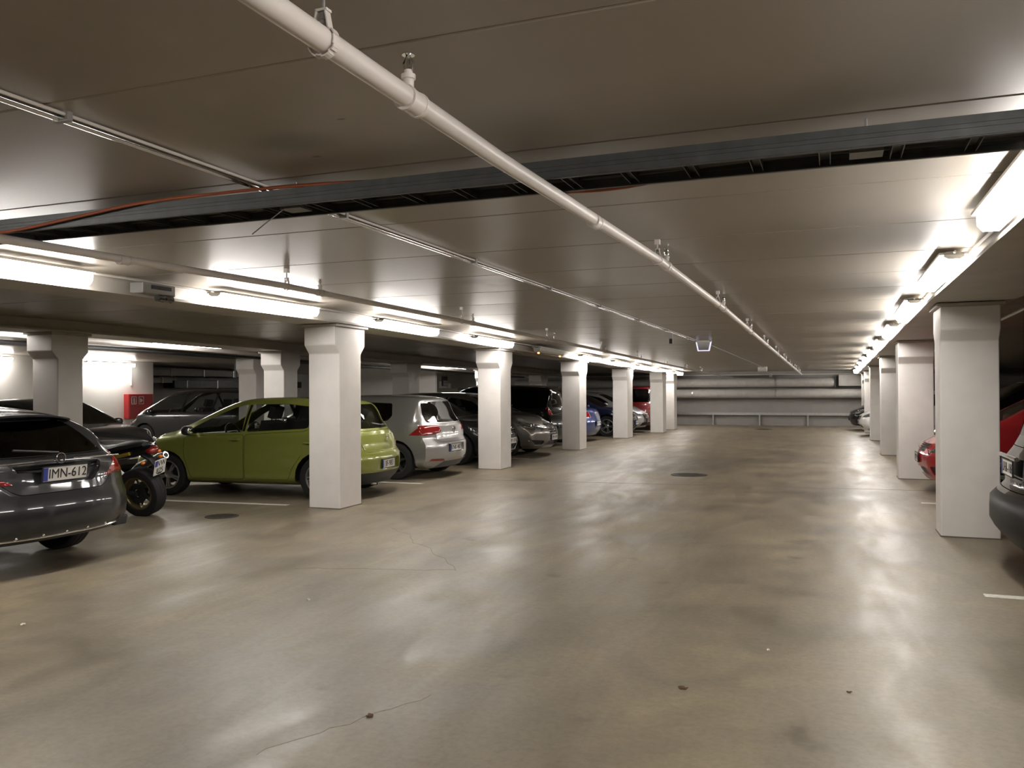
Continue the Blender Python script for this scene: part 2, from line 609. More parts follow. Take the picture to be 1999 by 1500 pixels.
fixture(-16.5, 30.5, 2.54 + sag(31.4), 'fluorescent light before the olive cabinet at the back wall', group='fluorescent lights of the far aisle')

# conduits that feed the light rows
def follow(x, z0, y0, y1, rad, name, m, label, cat='conduit', n=8, parent=None):
    ys = [y0] + ([9.5] if y0 < 9.5 < y1 else []) + [y1]
    o = MB().tube([(x, y, z0 + sag(y)) for y in ys], rad, n).build(name, m, parent, smooth=True)
    if label:
        tag(o, label, cat)
    return o
follow(-5.87, 2.55, YF + .2, YB - .1, .012, 'lamp_conduit', PIPEW, 'thin white conduit running along the left light row')
follow(.985, 2.56, YF + .2, YB - .1, .012, 'lamp_conduit', PIPEW, 'thin white conduit running along the right light row')

# ------------------------------------------------------------------ sprinkler pipes
def sprinkler_mesh():
    b = MB().lathe([(.0, 0), (.016, 0), (.016, .03), (.021, .032), (.021, .045), (.012, .047), (.012, .058), (0, .058)], 12)
    b2 = MB().lathe([(.006, .056), (.006, .08), (.003, .1), (0, .1)], 8)
    for s_ in (-1, 1):
        b2.tube([(s_ * .010, 0, .055), (s_ * .016, 0, .078), (s_ * .004, 0, .103)], .0028, 6)
    b2.lathe([(0, .101), (.019, .101), (.019, .104), (0, .104)], 14)
    return b.mesh('sprinkler_nipple', PIPEW, True), b2.mesh('sprinkler_head', CHROME, True)
SPM = sprinkler_mesh()
def sprinkler_pipe(x, zf, y0, y1, rad, heads, hangers, couplings, label):
    t = empty('sprinkler_pipe', (x, y0, 0))
    tag(t, label, 'pipe', 'white sprinkler pipes under the ceiling')
    ys = sorted(set([y0, y1, 5.9, 9.5] + [y0 + (y1 - y0) * k / 12 for k in range(13)]))
    ys = [y for y in ys if y0 <= y <= y1]
    MB().tube([(0, y - y0, zf(y)) for y in ys], rad, 20).build('pipe', PIPEW, t, smooth=True)
    for y in couplings:
        c = MB().tube([(0, y - y0 - .045, zf(y - .045)), (0, y - y0 + .045, zf(y + .045))], rad * 1.13, 20)
        c.tube([(0, y - y0 - .045, zf(y - .045)), (0, y - y0 - .03, zf(y - .03))], rad * 1.22, 20)
        c.tube([(0, y - y0 + .03, zf(y + .03)), (0, y - y0 + .045, zf(y + .045))], rad * 1.22, 20)
        c.build('coupling', PIPEW, t, smooth=True)
    for y in heads:
        nz = link('sprinkler_nipple', SPM[0], t, (0, y - y0, zf(y) + rad * .85))
        link('sprinkler_head', SPM[1], nz)
    for y in hangers:
        zc, zp = cz(y), zf(y)
        h = MB()
        h.tube([(0, y - y0, zp + rad + .012), (0, y - y0, zc - .03)], .005, 8)
        ho = h.build('hanger_rod', GALV, t, smooth=True)
        MB().box(-.018, .018, y - y0 - .018, y - y0 + .018, zc - .035, zc).build('ceiling_bracket', PIPEW, ho)
        MB().lathe([(0, zp + rad + .022), (.011, zp + rad + .022), (.011, zp + rad + .038), (0, zp + rad + .038)], 6, 'z', (0, y - y0, 0)).build('nut', GALV, ho)
        # pear-shaped strap: around the pipe and up to the rod
        out, inn = [], []
        for k in range(25):
            a = math.radians(-235 + 290 * k / 24)
            out.append((math.cos(a) * (rad + .006), zp + math.sin(a) * (rad + .006)))
        path = [(-.012, zp + rad + .044)] + out + [(.012, zp + rad + .044)]
        b = MB()
        for k in range(len(path) - 1):
            (xa, za), (xb, zb) = path[k], path[k + 1]
            yy = y - y0
            b.add([(xa, yy - .011, za), (xa, yy + .011, za), (xb, yy + .011, zb), (xb, yy - .011, zb)], [(0, 1, 2, 3)])
        b.box(-.016, .016, y - y0 - .011, y - y0 + .011, zp + rad + .041, zp + rad + .047)
        so = b.build('strap', PIPEW, t)
        sd = so.modifiers.new('thick', 'SOLIDIFY')
        sd.thickness = .0035
    return t
mainz = lambda y: float(np.interp(y, [0, 2, 3.6, 5.9, 9.5, 36], [2.37, 2.375, 2.386, 2.445, 2.44, 2.08]))
leftz = lambda y: float(np.interp(y, [0, 3.6, 4.4, 5.9, 9.5, 36], [2.385, 2.388, 2.405, 2.43, 2.405, 2.06]))
sprinkler_pipe(-1.13, mainz, -8, YB - .6, .030, [2.13, 6.15, 9.6, 13.0, 16.4, 19.8, 23.2, 26.6, 30, 33.4], [1.70, 5.8, 9.1, 12.4, 15.7, 19, 22.3, 25.6, 28.9, 32.2],
               [2.15, 4.15, 6.15, 9.6, 13, 16.4, 19.8, 23.2, 26.6, 30], 'large white sprinkler pipe crossing the middle of the picture above the aisle')
sprinkler_pipe(-4.33, leftz, -4, YB - .6, .026, [6.45, 9.9, 13.3, 16.7, 20.1, 23.5, 26.9, 30.3], [5.95, 9.55, 12.9, 16.3, 19.7, 23.1, 26.5, 29.9],
               [4.2, 6.45, 9.9, 13.3, 16.7, 20.1], 'thinner white sprinkler pipe beside the left light row')
o = follow(1.95, 2.40, 2, YB - .5, .02, 'service_pipe', PIPEW, 'thin white pipe in the dark right parking bay', 'pipe', 12)

# ceiling conduit in the middle of the aisle, emergency light at its end
ct = empty('ceiling_conduit', (-2.68, 0, 0))
tag(ct, 'bare metal conduit pair clipped to the ceiling left of the large pipe', 'conduit')
def cpath(dx, dz):
    return [(dx, -8, 2.56 + dz), (dx, 9.5, 2.56 + dz), (.2 + dx, 16.3, 2.56 + dz + sag(16.3))]
MB().tube(cpath(0, 0), .014, 10).build('metal_pipe', CHROME, ct, smooth=True)
MB().tube(cpath(.035, .008), .007, 8).build('cable', PIPEW, ct, smooth=True)
MB().tube([(.3, 17.0, cz(17) - .02), (.42, 30.7, cz(30.7) - .02)], .009, 8).build('thin_pipe', GALV, ct, smooth=True)
for k in range(9):
    y = .4 + k * 1.9
    x = .2 * max(0, (y - 9.5) / 6.8)
    MB().box(x - .025, x + .05, y - .012, y + .012, cz(y) - .036, cz(y) + .003).build('clip', GALV, ct)
el = empty('emergency_light', (-2.36, 16.75, cz(16.75)))
tag(el, 'small emergency exit light with bluish glowing edge under the ceiling', 'light')
EDGE = emit('bluish_edge_glow', (.72, .70, 1.0), .8)
MB().prism([(-.15, 0), (.15, 0), (.15, -.03), (-.15, -.03)], -.04, .04, 'y').build('mount', LAMPW, el)
po = MB().prism([(-.13, -.03), (.13, -.03), (.095, -.19), (-.095, -.19)], -.012, .012, 'y').build('panel', mat('acrylic_panel', (.5, .5, .52), .3), el)
for pr in ([(-.155, -.02), (-.13, -.02), (-.095, -.19), (-.115, -.205)], [(.155, -.02), (.115, -.205), (.095, -.19), (.13, -.02)], [(-.115, -.205), (-.095, -.188), (.095, -.188), (.115, -.205)]):
    MB().prism(pr, -.016, .016, 'y').build('lit_edge', EDGE, po)
jb = empty('junction_box', (-2.3, 30.9, cz(30.9)))
tag(jb, 'white junction box at the far end of the ceiling conduit', 'box')
bevel(MB().box(-.16, .16, -.08, .08, -.17, 0).build('case', PIPEW, jb), .01)
MB().box(-.15, .15, -.09, -.08, -.15, -.02).build('lid', LAMPW, jb)
jb = empty('ceiling_bracket', (-2.60, 14.5, cz(14.5)))
tag(jb, 'small dark metal bracket hanging from the ceiling conduit', 'bracket')
MB().box(-.03, .03, -.02, .02, -.2, 0).build('strap', GALV, jb)
MB().box(-.024, .024, -.03, -.02, -.19, -.11).build('sensor', BLACKP, jb)

# ------------------------------------------------------------------ cable tray across the aisle
tr = empty('cable_tray', (0, 3.5, .012))
tag(tr, 'dark steel cable ladder crossing the ceiling from wall to wall', 'tray')
TX0, TX1 = -5.60, .72
def rail(y, s_):
    b = MB().box(TX0, TX1, y - .004, y + .004, 2.428, 2.500)
    b.box(TX0, TX1, min(y, y + s_ * .018), max(y, y + s_ * .018), 2.424, 2.431)
    b.box(TX0, TX1, min(y, y + s_ * .014), max(y, y + s_ * .014), 2.497, 2.503)
    b.box(TX0, TX1, y - .008, y + .008, 2.455, 2.461).box(TX0, TX1, y - .008, y + .008, 2.472, 2.477)
    return b.build('side_rail', TRAYM, tr)
rail(-.13, 1)
rail(.13, -1)
rg = MB().box(-.022, -.018, -.126, .126, 2.432, 2.457).box(.018, .022, -.126, .126, 2.432, 2.457).box(-.022, .022, -.126, .126, 2.455, 2.459).mesh('rung', TRAYM)
x = TX0 + .12
while x < TX1:
    link('rung', rg, tr, (x, 0, 0))
    x += .26
for xx in (-4.9, -2.49, .13):
    MB().tube([(xx, 0, 2.43), (xx, 0, 2.579)], .005, 8).build('hanger_rod', GALV, tr)
    MB().box(xx - .06, xx + .06, -.05, .05, 2.428, 2.44).build('hanger_plate', mat('dull_hanger_plate', (.22, .22, .22), .5, .5), tr)
MB().tube([(-2.52, -.05, 2.43), (-2.56, -.12, 2.36), (-2.63, -.16, 2.29)], .003, 6).build('loose_wire', GALV, tr)
def wavy(y, z, amp, ph, n=40, zz=.004):
    return [(TX0 + .02 + (TX1 - TX0 - .04) * k / n, 3.5 + y + amp * math.sin(k * .55 + ph), z + zz * math.sin(k * .8 + ph)) for k in range(n + 1)]
for k, (y, z, rr) in enumerate(((-.07, 2.486, .013), (-.02, 2.484, .011), (.035, 2.486, .014), (.085, 2.482, .009))):
    o = MB().tube(wavy(y, z, .012, k * 1.7), rr, 8).build('power_cable', CABLE, smooth=True)
    tag(o, ['black power cable nearest the viewer in the cable ladder', 'second black power cable from the viewer in the cable ladder', 'thick third black power cable in the cable ladder', 'thin black power cable at the far side of the cable ladder'][k], 'cable', 'black cables in the cable ladder')
op = [(-5.4, 3.36, 2.435), (-4.9, 3.35, 2.436), (-4.3, 3.345, 2.437), (-3.8, 3.338, 2.475), (-3.35, 3.345, 2.515), (-2.95, 3.39, 2.535), (-2.5, 3.45, 2.548), (-2.0, 3.50, 2.535), (-1.55, 3.62, 2.50), (-1.2, 3.68, 2.455), (-.85, 3.69, 2.45), (-.55, 3.63, 2.485), (-.2, 3.52, 2.505), (.3, 3.5, 2.52), (.68, 3.46, 2.53)]
cv = []
for i in range(len(op) - 1):
    p0, p1, p2, p3 = (Vector(op[max(i - 1, 0)]), Vector(op[i]), Vector(op[i + 1]), Vector(op[min(i + 2, len(op) - 1)]))
    for k in range(5):
        t = k / 5
        cv.append(.5 * ((2 * p1) + (p2 - p0) * t + (2 * p0 - 5 * p1 + 4 * p2 - p3) * t * t + (3 * p1 - p0 - 3 * p2 + p3) * t ** 3))
cv.append(Vector(op[-1]))
tag(MB().tube(cv, .008, 8).build('orange_cable', ORANGE, smooth=True), 'loose orange cable looping over the cable ladder', 'cable')
tag(MB().tube([v + Vector((.05, .014, .006)) for v in cv[:-3]], .006, 8).build('brown_cable', mat('brown_cable', (.12, .04, .025), .5), smooth=True), 'thin brown cable running beside the orange one', 'cable')

# emergency battery box on the left beam
bx = empty('control_box', (-5.86, 6.02, 2.43))
tag(bx, 'grey electrical box with small clear lamp on the left beam', 'box')
bevel(MB().box(-.075, .08, -.2, .2, .0, .098).build('case', mat('grey_box_paint', (.33, .33, .32), .45), bx), .008)
MB().box(.081, .09, -.1, .14, .045, .08).build('label_plate', DARKM, bx)
MB().lathe([(0, -.06), (.035, -.06), (.035, .12), (0, .12)], 14, 'y', (.06, .05, -.03)).build('clear_lamp', CLEARL, bx)

# ------------------------------------------------------------------ back wall services
def duct(z, x0, x1, label):
    t = empty('ventilation_duct', (0, YB - .24, z))
    tag(t, label, 'duct')
    MB().tube([(x0, 0, 0), (x1, 0, 0)], .19, 28).build('duct_shell', DUCTM, t, smooth=True)
    x = x0 + 1.3
    while x < x1 - .2:
        MB().tube([(x - .02, 0, 0), (x + .02, 0, 0)], .196, 28).build('joint_band', GALV, t, smooth=True)
        x += 3.35
    return t
d1 = duct(1.77, -13.5, .1, 'upper horizontal ventilation duct on the back wall')
MB().box(.1, .14, -.23, .23, -.23, .23).build('end_flange', DARKM, d1)
duct(1.31, -13.5, 7.5, 'lower horizontal ventilation duct on the back wall')
gr = empty('guard_rail', (0, YB - .12, 0))
tag(gr, 'low steel guard rail along the foot of the back wall', 'rail')
MB().box(-13, .9, -.03, .03, .43, .53).build('rail_bar', GALV, gr)
for k in range(8):
    x = -12.2 + k * 1.88
    MB().box(x - .03, x + .03, -.02, .1, 0, .44).build('post', GALV, gr)
MB().tube([(-13, YB - .1, 2.09), (1.0, YB - .1, 2.09)], .025, 10)
tag(MB().tube([(-13, YB - .1, 2.10), (.9, YB - .1, 2.10)], .022, 10).build('wall_conduit', PIPEW, smooth=True), 'white conduit high on the back wall above the ducts', 'conduit')
bb = empty('wall_box', (-2.35, YB - .06, 2.06))
tag(bb, 'small white box on the conduit of the back wall', 'box')
MB().box(-.06, .06, -.06, .06, -.06, .08).build('case', PIPEW, bb)
MB().box(-.05, .05, -.068, -.06, -.04, .06).build('lid', LAMPW, bb)
tag(MB().box(.25, 7.8, YB - .5, YB - .005, 1.62, 2.06).build('bulkhead', WALLG), 'grey boxed bulkhead right of the duct end on the back wall', 'bulkhead')

# ------------------------------------------------------------------ floor details
def manhole(x, y, rr, label):
    t = empty('drain_cover', (x, y, 0))
    tag(t, label, 'drain', 'round iron drain covers in the floor')
    MB().lathe([(rr, 0), (rr, .006), (rr * .86, .006), (rr * .86, .002)], 28).build('frame_ring', IRON, t)
    MB().lathe([(rr * .84, 0), (rr * .84, .005), (0, .005)], 28).build('lid', IRON, t)
    for k in range(-2, 3):
        h_ = math.sqrt(max(0, (rr * .7) ** 2 - (k * rr * .28) ** 2))
        MB().box(-h_, h_, k * rr * .28 - .012, k * rr * .28 + .012, .005, .008).build('rib', IRON, t)
manhole(-2.39, 15.05, .32, 'round iron drain cover in the middle of the aisle')
manhole(-7.0, 8.3, .20, 'small round drain cover beside the motorcycle')
manhole(-2.41, 32.6, .32, 'distant drain cover near the back wall')
def pline(x0, x1, y0, y1, label):
    o = MB().add([(x0, y0 - .05, 0), (x1, y1 - .05, 0), (x1, y1 + .05, 0), (x0, y0 + .05, 0), (x0, y0 - .05, .0015), (x1, y1 - .05, .0015), (x1, y1 + .05, .0015), (x0, y0 + .05, .0015)],
                 [(4, 5, 6, 7), (0, 1, 5, 4), (1, 2, 6, 5), (2, 3, 7, 6), (3, 0, 4, 7)]).build('parking_line', PAINTW)
    tag(o, label, 'line marking', 'white parking bay lines')
pline(-10.4, -6.85, 9.12, 9.42, 'white bay line between the motorcycle and the green car')
pline(1.04, 6.4, 7.02, 7.02, 'white bay line at the right edge beside the black car')
pline(1.1, 6.4, 12.35, 12.35, 'white bay line beside the red car')
pline(-10.4, -6.3, 12.22, 12.30, 'white bay line between the green and the silver car')
pline(-10.4, -6.3, 17.45, 17.45, 'white bay line between the grey estate and the dark car')
def scrap(x, y, s_, m, name, label, cat):
    b = MB()
    n = 9
    vs = [(0, 0, .006)]
    for k in range(n):
        a = 2 * PI * k / n
        rr = s_ * random.uniform(.5, 1.0)
        vs.append((rr * 1.5 * math.cos(a), rr * math.sin(a), random.uniform(.001, .012)))
    fs = [(0, 1 + k, 1 + (k + 1) % n) for k in range(n)]
    o = b.add(vs, fs).build(name, m, None, loc=(x, y, 0))
    o.rotation_euler = (0, 0, random.uniform(0, 3))
    md = o.modifiers.new('thick', 'SOLIDIFY'); md.thickness = .002
    tag(o, label, cat)
scrap(-.725, 4.318, .022, BROWN, 'dry_leaf', 'curled dry brown leaf on the floor in the foreground', 'leaf')
scrap(-.36, 5.12, .012, SCRAP, 'paper_scrap', 'tiny white scrap on the floor in mid aisle', 'litter')
scrap(.07, 4.55, .012, BROWN, 'bark_chip', 'tiny dark chip on the floor right of the leaf', 'litter')
scrap(-5.0, 4.0, .016, SCRAP, 'paper_scrap', 'pale scrap on the floor before the dark estate car', 'litter')
scrap(-3.6, 5.2, .016, SCRAP, 'paper_scrap', 'pale paper scrap on the floor left of centre', 'litter')
scrap(-2.4, 2.55, .016, BROWN, 'bark_chip', 'dark chip on the floor in the lower left corner', 'litter')
scrap(-2.05, 3.45, .022, BROWN, 'dead_twig', 'flat brown twig on the lower left of the floor', 'litter')

# ------------------------------------------------------------------ far left bay: wall cabinet, pipes, signs
cb = empty('fire_hose_cabinet', (WLX + .002, 0, 0))
tag(cb, 'red fire hose cabinet with white pictograms on the far white wall', 'cabinet')
CY0, CY1, CZ0, CZ1 = 19.18, 20.14, .72, 1.46
bevel(MB().box(0, .2, CY0, CY1, CZ0, CZ1).build('case', REDP, cb), .012)
dr = MB().box(.2, .212, CY0 + .03, CY1 - .03, CZ0 + .03, CZ1 - .03).build('door', REDP, cb)
def frame_sq(y, z, s_):
    b = MB()
    t = .022
    b.box(.213, .216, y, y + s_, z, z + t).box(.213, .216, y, y + s_, z + s_ * 1.2 - t, z + s_ * 1.2)
    b.box(.213, .216, y, y + t, z, z + s_ * 1.2).box(.213, .216, y + s_ - t, y + s_, z, z + s_ * 1.2)
    return b
pk = mat('pictogram_white', (.62, .50, .48), .5)
b = frame_sq(CY0 + .09, CZ1 - .31, .20)
b.prism([(CY0 + .165, CZ1 - .28), (CY0 + .215, CZ1 - .28), (CY0 + .215, CZ1 - .14), (CY0 + .19, CZ1 - .10), (CY0 + .165, CZ1 - .14)], .213, .216, 'x')
b.build('extinguisher_pictogram', pk, dr)
b = frame_sq(CY0 + .37, CZ1 - .31, .20)
b.prism([(CY0 + .42, CZ1 - .25), (CY0 + .47, CZ1 - .25), (CY0 + .53, CZ1 - .19), (CY0 + .45, CZ1 - .13), (CY0 + .42, CZ1 - .13)], .213, .216, 'x')
b.build('hose_pictogram', pk, dr)
MB().box(.212, .225, CY1 - .12, CY1 - .09, 1.02, 1.14).build('handle', DARKM, cb)
ob = MB().tube([(WLX + .03, 19.45, 1.72), (WLX + .03, 19.45, 2.42)], .022, 8).build('wall_pipe', PIPEW, smooth=True)
tag(ob, 'thin white vertical pipe above the red cabinet', 'pipe')
follow(-12.1, 2.455, 4, 34, .05, 'heating_pipe', PIPEW, 'white insulated pipe running behind the second column row', 'pipe', 14)
t = empty('cable_duct', (-12.75, 4, 0))
tag(t, 'dark closed cable duct under the white pipe behind the second column row', 'duct')
slope_plate(-.3, .3, 0, 30, lambda y: 2.365 + sag(y + 4), .05).build('duct_shell', DARKM, t)
for k in range(10):
    MB().tube([(0, 1 + 3 * k, 2.40 + sag(5 + 3 * k)), (0, 1 + 3 * k, cz(5 + 3 * k))], .006, 6).build('hanger_rod', GALV, t)
def hung_sign(x, y, z, w_, h_, label):
    t = empty('hanging_sign', (x, y, z))
    tag(t, label, 'sign', 'dark framed signs hanging from the ceiling')
    MB().box(-.03, .03, -w_ / 2, w_ / 2, -h_ / 2, h_ / 2).build('frame', DARKM, t)
    pn = MB().box(.03, .034, -w_ / 2 + .03, w_ / 2 - .02, -h_ / 2 + .02, h_ / 2 - .16).build('panel', mat('sign_grey', (.30, .29, .28), .5), t)
    MB().box(.034, .036, -w_ / 2 + .08, w_ / 2 - .08, -.06, -.045).build('rule_line', DARKM, pn)
    for yy in (-w_ * .35, w_ * .35):
        MB().tube([(0, yy, h_ / 2), (0, yy, cz(y) - z)], .006, 6).build('hanger', DARKM, t)
hung_sign(-13.6, 11.5, 2.07, .40, .36, 'dark framed grey sign hanging before the white far wall')
hung_sign(-13.6, 16.8, 2.03, .36, .34, 'dark framed sign hanging left of the second grey column')
hung_sign(-13.4, 28.0, 1.86, .4, .36, 'dark framed sign hanging above the olive cabinet')
def rect_duct(x0, x1, y0, y1, z0, z1, label, m=DUCTM):
    t = empty('air_duct', ((x0 + x1) / 2, y0, z0))
    tag(t, label, 'duct', 'air ducts in the far left recess')
    dx = (x1 - x0) / 2
    MB().box(-dx, dx, 0, y1 - y0, 0, z1 - z0).build('duct_shell', m, t)
    for q in (.3, y1 - y0 - .3):
        MB().tube([(0, q, z1 - z0), (0, q, cz(y0 + q) - z0)], .008, 6).build('hanger_rod', GALV, t)
    k = .6
    while k < y1 - y0:
        MB().box(-dx - .015, dx + .015, k, k + .04, -.015, z1 - z0 + .015).build('flange', GALV, t)
        k += 1.6
rect_duct(-21.9, -21.3, 20.5, 30.0, 2.08, 2.28, 'upper pale air duct in the far left recess')
rect_duct(-22.2, -21.7, 20.5, 23.2, 1.84, 2.0, 'short lower air duct in the far left recess')
rect_duct(-22.3, -21.8, 23.4, 31.0, 1.66, 1.92, 'dark long air duct deep in the far left recess', DARKM)
wbx = empty('wall_switch_box', (-22.58, 22.6, 1.66))
tag(wbx, 'small pale switch box on the grey recess wall', 'box')
MB().box(0, .09, -.12, .12, -.14, .14).build('case', PIPEW, wbx)
MB().box(.09, .1, -.08, .08, -.08, .08).build('switch_plate', LAMPW, wbx)
vn = empty('wall_vent', (-22.58, 22.9, 1.36))
tag(vn, 'black square vent opening on the grey recess wall', 'vent')
MB().box(0, .04, -.26, .26, -.2, .2).build('frame', DARKM, vn)
for k in range(5):
    MB().box(.04, .05, -.23, .23, -.18 + k * .08, -.15 + k * .08).build('slat', BLACKP, vn)
# things on the back wall left part
oc = empty('storage_cabinet', (-16.9, YB - .45, 0))
tag(oc, 'olive metal storage cabinet against the back wall', 'cabinet')
bevel(MB().box(-.7, .7, -.3, .4, .0, 1.62).build('body', GREENC, oc), .01)
for s_ in (-1, 1):
    d = MB().box(min(.01 * s_, .68 * s_), max(.01 * s_, .68 * s_), -.32, -.3, .06, 1.58).build('door', GREENC, oc)
    MB().box(s_ * .06 - .012, s_ * .06 + .012, -.345, -.32, .8, .95).build('handle', GALV, d)
pb = empty('poster_board', (-17.3, YB - .03, 1.75))
tag(pb, 'white notice sheets pinned above the olive cabinet', 'notice')
MB().box(-.2, .2, -.02, .03, -.25, .2).build('sheet', SCRAP, pb)
MB().box(.24, .4, -.02, .03, -.2, .1).build('small_sheet', SCRAP, pb)
mb_ = empty('wall_monitor', (-18.1, YB - .1, 1.4))
tag(mb_, 'black screen box beside the olive cabinet', 'screen')
MB().box(-.35, .35, -.05, .1, -.25, .2).build('case', BLACKP, mb_)
MB().box(-.32, .32, -.055, -.05, -.22, .17).build('panel', BLACKG, mb_)
# ------------------------------------------------------------------ car builder
def crom(pts, n):
    out = []
    for i in range(len(pts) - 1):
        p0, p1, p2, p3 = (np.array(pts[max(i - 1, 0)], float), np.array(pts[i], float), np.array(pts[i + 1], float), np.array(pts[min(i + 2, len(pts) - 1)], float))
        k_ = n[i] if isinstance(n, (list, tuple)) else n
        for k in range(k_):
            t = k / k_
            out.append(.5 * ((2 * p1) + (p2 - p0) * t + (2 * p0 - 5 * p1 + 4 * p2 - p3) * t * t + (3 * p1 - p0 - 3 * p2 + p3) * t ** 3))
    out.append(np.array(pts[-1], float))
    return out
def sst(a, b, x):
    t = min(1, max(0, (x - a) / (b - a)))
    return t * t * (3 - 2 * t)
def rounded(poly, rad=.03, seg=3):
    out = []
    n = len(poly)
    for i in range(n):
        p, a, b = Vector(poly[i]), Vector(poly[i - 1]), Vector(poly[(i + 1) % n])
        da, db = (a - p), (b - p)
        r_ = min(rad, da.length * .4, db.length * .4)
        pa, pb = p + da.normalized() * r_, p + db.normalized() * r_
        for k in range(seg + 1):
            t = k / seg
            out.append(tuple((1 - t) ** 2 * pa + 2 * t * (1 - t) * p + t * t * pb))
    return out
def ccw(poly):
    a = sum(poly[i][0] * poly[(i + 1) % len(poly)][1] - poly[(i + 1) % len(poly)][0] * poly[i][1] for i in range(len(poly)))
    return poly if a > 0 else poly[::-1]
def shrink(poly, d):
    poly = ccw(poly)
    n = len(poly)
    out = []
    for i in range(n):
        p, a, b = Vector(poly[i]), Vector(poly[i - 1]), Vector(poly[(i + 1) % n])
        e1, e2 = (p - a).normalized(), (b - p).normalized()
        n1, n2 = Vector((-e1.y, e1.x)), Vector((-e2.y, e2.x))
        m_ = n1 + n2
        if m_.length < 1e-6:
            m_ = n1
        m_ = m_ / max(.3, m_.dot(n1))
        out.append(tuple(p + m_ * d))
    return out
def inside(poly, x, y):
    c = False
    j = len(poly) - 1
    for i in range(len(poly)):
        xi, yi = poly[i]
        xj, yj = poly[j]
        if (yi > y) != (yj > y) and x < (xj - xi) * (y - yi) / (yj - yi) + xi:
            c = not c
        j = i
    return c

class Shell:
    """Lofted car skin; openings, panels, lamps and glass are cut out of it as pieces."""
    def __init__(s, sp):
        s.sp = sp
        s.side_min = .28
        s.end_min = .08
        L, W = sp['L'], sp['W']
        hw = W / 2
        dense = np.array(crom(sp['top'], 9))
        arc = np.concatenate([[0], np.cumsum(np.hypot(np.diff(dense[:, 0]), np.diff(dense[:, 1])))])
        NS = sp.get('ns', 66)
        tt = np.linspace(0, arc[-1], NS)
        X0 = np.interp(tt, arc, dense[:, 0])
        ZT = np.interp(tt, arc, dense[:, 1])
        s.topx, s.topz = dense[:, 0], dense[:, 1]
        bx_, bz_ = zip(*sp['belt'])
        zf = sp.get('zf', .19)
        fz, fo = zip(*sp['front'])
        rz, ro = zip(*sp['rear'])
        kf, kr = sp.get('kf', .30), sp.get('kr', .22)
        tum = sp.get('tum', .60)
        def off(x0, y, z):
            bf = sst(L / 2 - .75, L / 2, x0)
            br = sst(-L / 2 + .65, -L / 2, x0) if False else 1 - sst(-L / 2, -L / 2 + .65, x0)
            a = abs(y) / hw
            return bf * (np.interp(z, fz, fo) - kf * a ** 2.4) - br * (np.interp(z, rz, ro) - kr * a ** 2.6)
        vs, rings = [], []
        half_n = None
        for x0, zt in zip(X0, ZT):
            e = x0 / (L / 2)
            w_ = hw * (1 - (sp.get('pf', .10) * max(0, e) ** 4 + sp.get('pr', .07) * max(0, -e) ** 4))
            zb = np.interp(x0, bx_, bz_)
            zs = min(zb, zt - .045)
            g = zt - zs
            c = sst(.06, .30, g)
            y5 = w_ * (.93 + .03 * c)
            y6 = (1 - c) * .80 * w_ + c * (y5 - tum * max(0, g - .05))
            z6 = zt - (.014 + .045 * c)
            zm = min(.52, zs - .16)
            low = crom([(0, zf), (.80 * w_, zf), (.955 * w_, zf + .06), (.992 * w_, min(zf + .18, zm - .05)), (w_, zm), (.992 * w_, zs - .09), (y5, zs)], [1, 1, 2, 2, 3, 3])
            side = []
            for k in range(1, 6):
                t = k / 5
                side.append(np.array((y5 + (y6 - y5) * t + .022 * c * math.sin(PI * t), zs + (z6 - zs) * t)))
            up = crom([(y6, z6), (.86 * y6, zt - .010 - .012 * c), (.5 * y6, zt - .003), (0, zt)], [2, 2, 2])[1:]
            half = low + side + up
            half_n = len(half)
            ring = []
            for (y, z) in half:
                ring.append((x0 + off(x0, y, z), y, z))
            for (y, z) in half[-2:0:-1]:
                ring.append((x0 + off(x0, y, z), -y, z))
            base = len(vs)
            rings.append(list(range(base, base + len(ring))))
            vs += ring
        fs = []
        m = len(rings[0])
        for i in range(len(rings) - 1):
            for k in range(m):
                k2 = (k + 1) % m
                fs.append((rings[i][k], rings[i + 1][k], rings[i + 1][k2], rings[i][k2]))
        K = 10
        for end, ri in ((-1, 0), (1, len(rings) - 1)):
            x0 = X0[ri]
            rows = []
            for i in range(1, half_n - 1):
                li, rj = rings[ri][i], rings[ri][m - i]
                y, z = vs[li][1], vs[li][2]
                row = [rj]
                for j in range(-K + 1, K):
                    yy = y * j / K
                    vs.append((x0 + off(x0, yy, z), yy, z))
                    row.append(len(vs) - 1)
                row.append(li)
                rows.append(row)
            for a, b in zip(rows[:-1], rows[1:]):
                for j in range(2 * K):
                    q = (a[j], a[j + 1], b[j + 1], b[j])
                    fs.append(q if end > 0 else q[::-1])
            tp = rings[ri][half_n - 1]
            for j in range(2 * K):
                q = (rows[-1][j], rows[-1][j + 1], tp)
                fs.append(q if end > 0 else q[::-1])
        bm = bmesh.new()
        bv = [bm.verts.new(p) for p in vs]
        for q in fs:
            try:
                bm.faces.new([bv[i] for i in q])
            except ValueError:
                pass
        bmesh.ops.recalc_face_normals(bm, faces=bm.faces)
        bm.normal_update()
        s.bm = bm

    VIEW = {'side': (0, 2), 'front': (1, 2), 'rear': (1, 2), 'top': (0, 1)}
    def ok(s, f_, view, sgn, lim):
        n, c = f_.normal, f_.calc_center_median()
        if view == 'side':
            return n.y * sgn > s.side_min and c.y * sgn > .05 and (lim is None or lim[0] < c.x < lim[1])
        if view == 'front':
            return n.x > s.end_min and c.x > 0 and (lim is None or lim[0] < c.x < lim[1])
        if view == 'rear':
            return n.x < -s.end_min and c.x < 0 and (lim is None or lim[0] < c.x < lim[1])
        return n.z > .25 and (lim is None or lim[0] < c.x < lim[1])
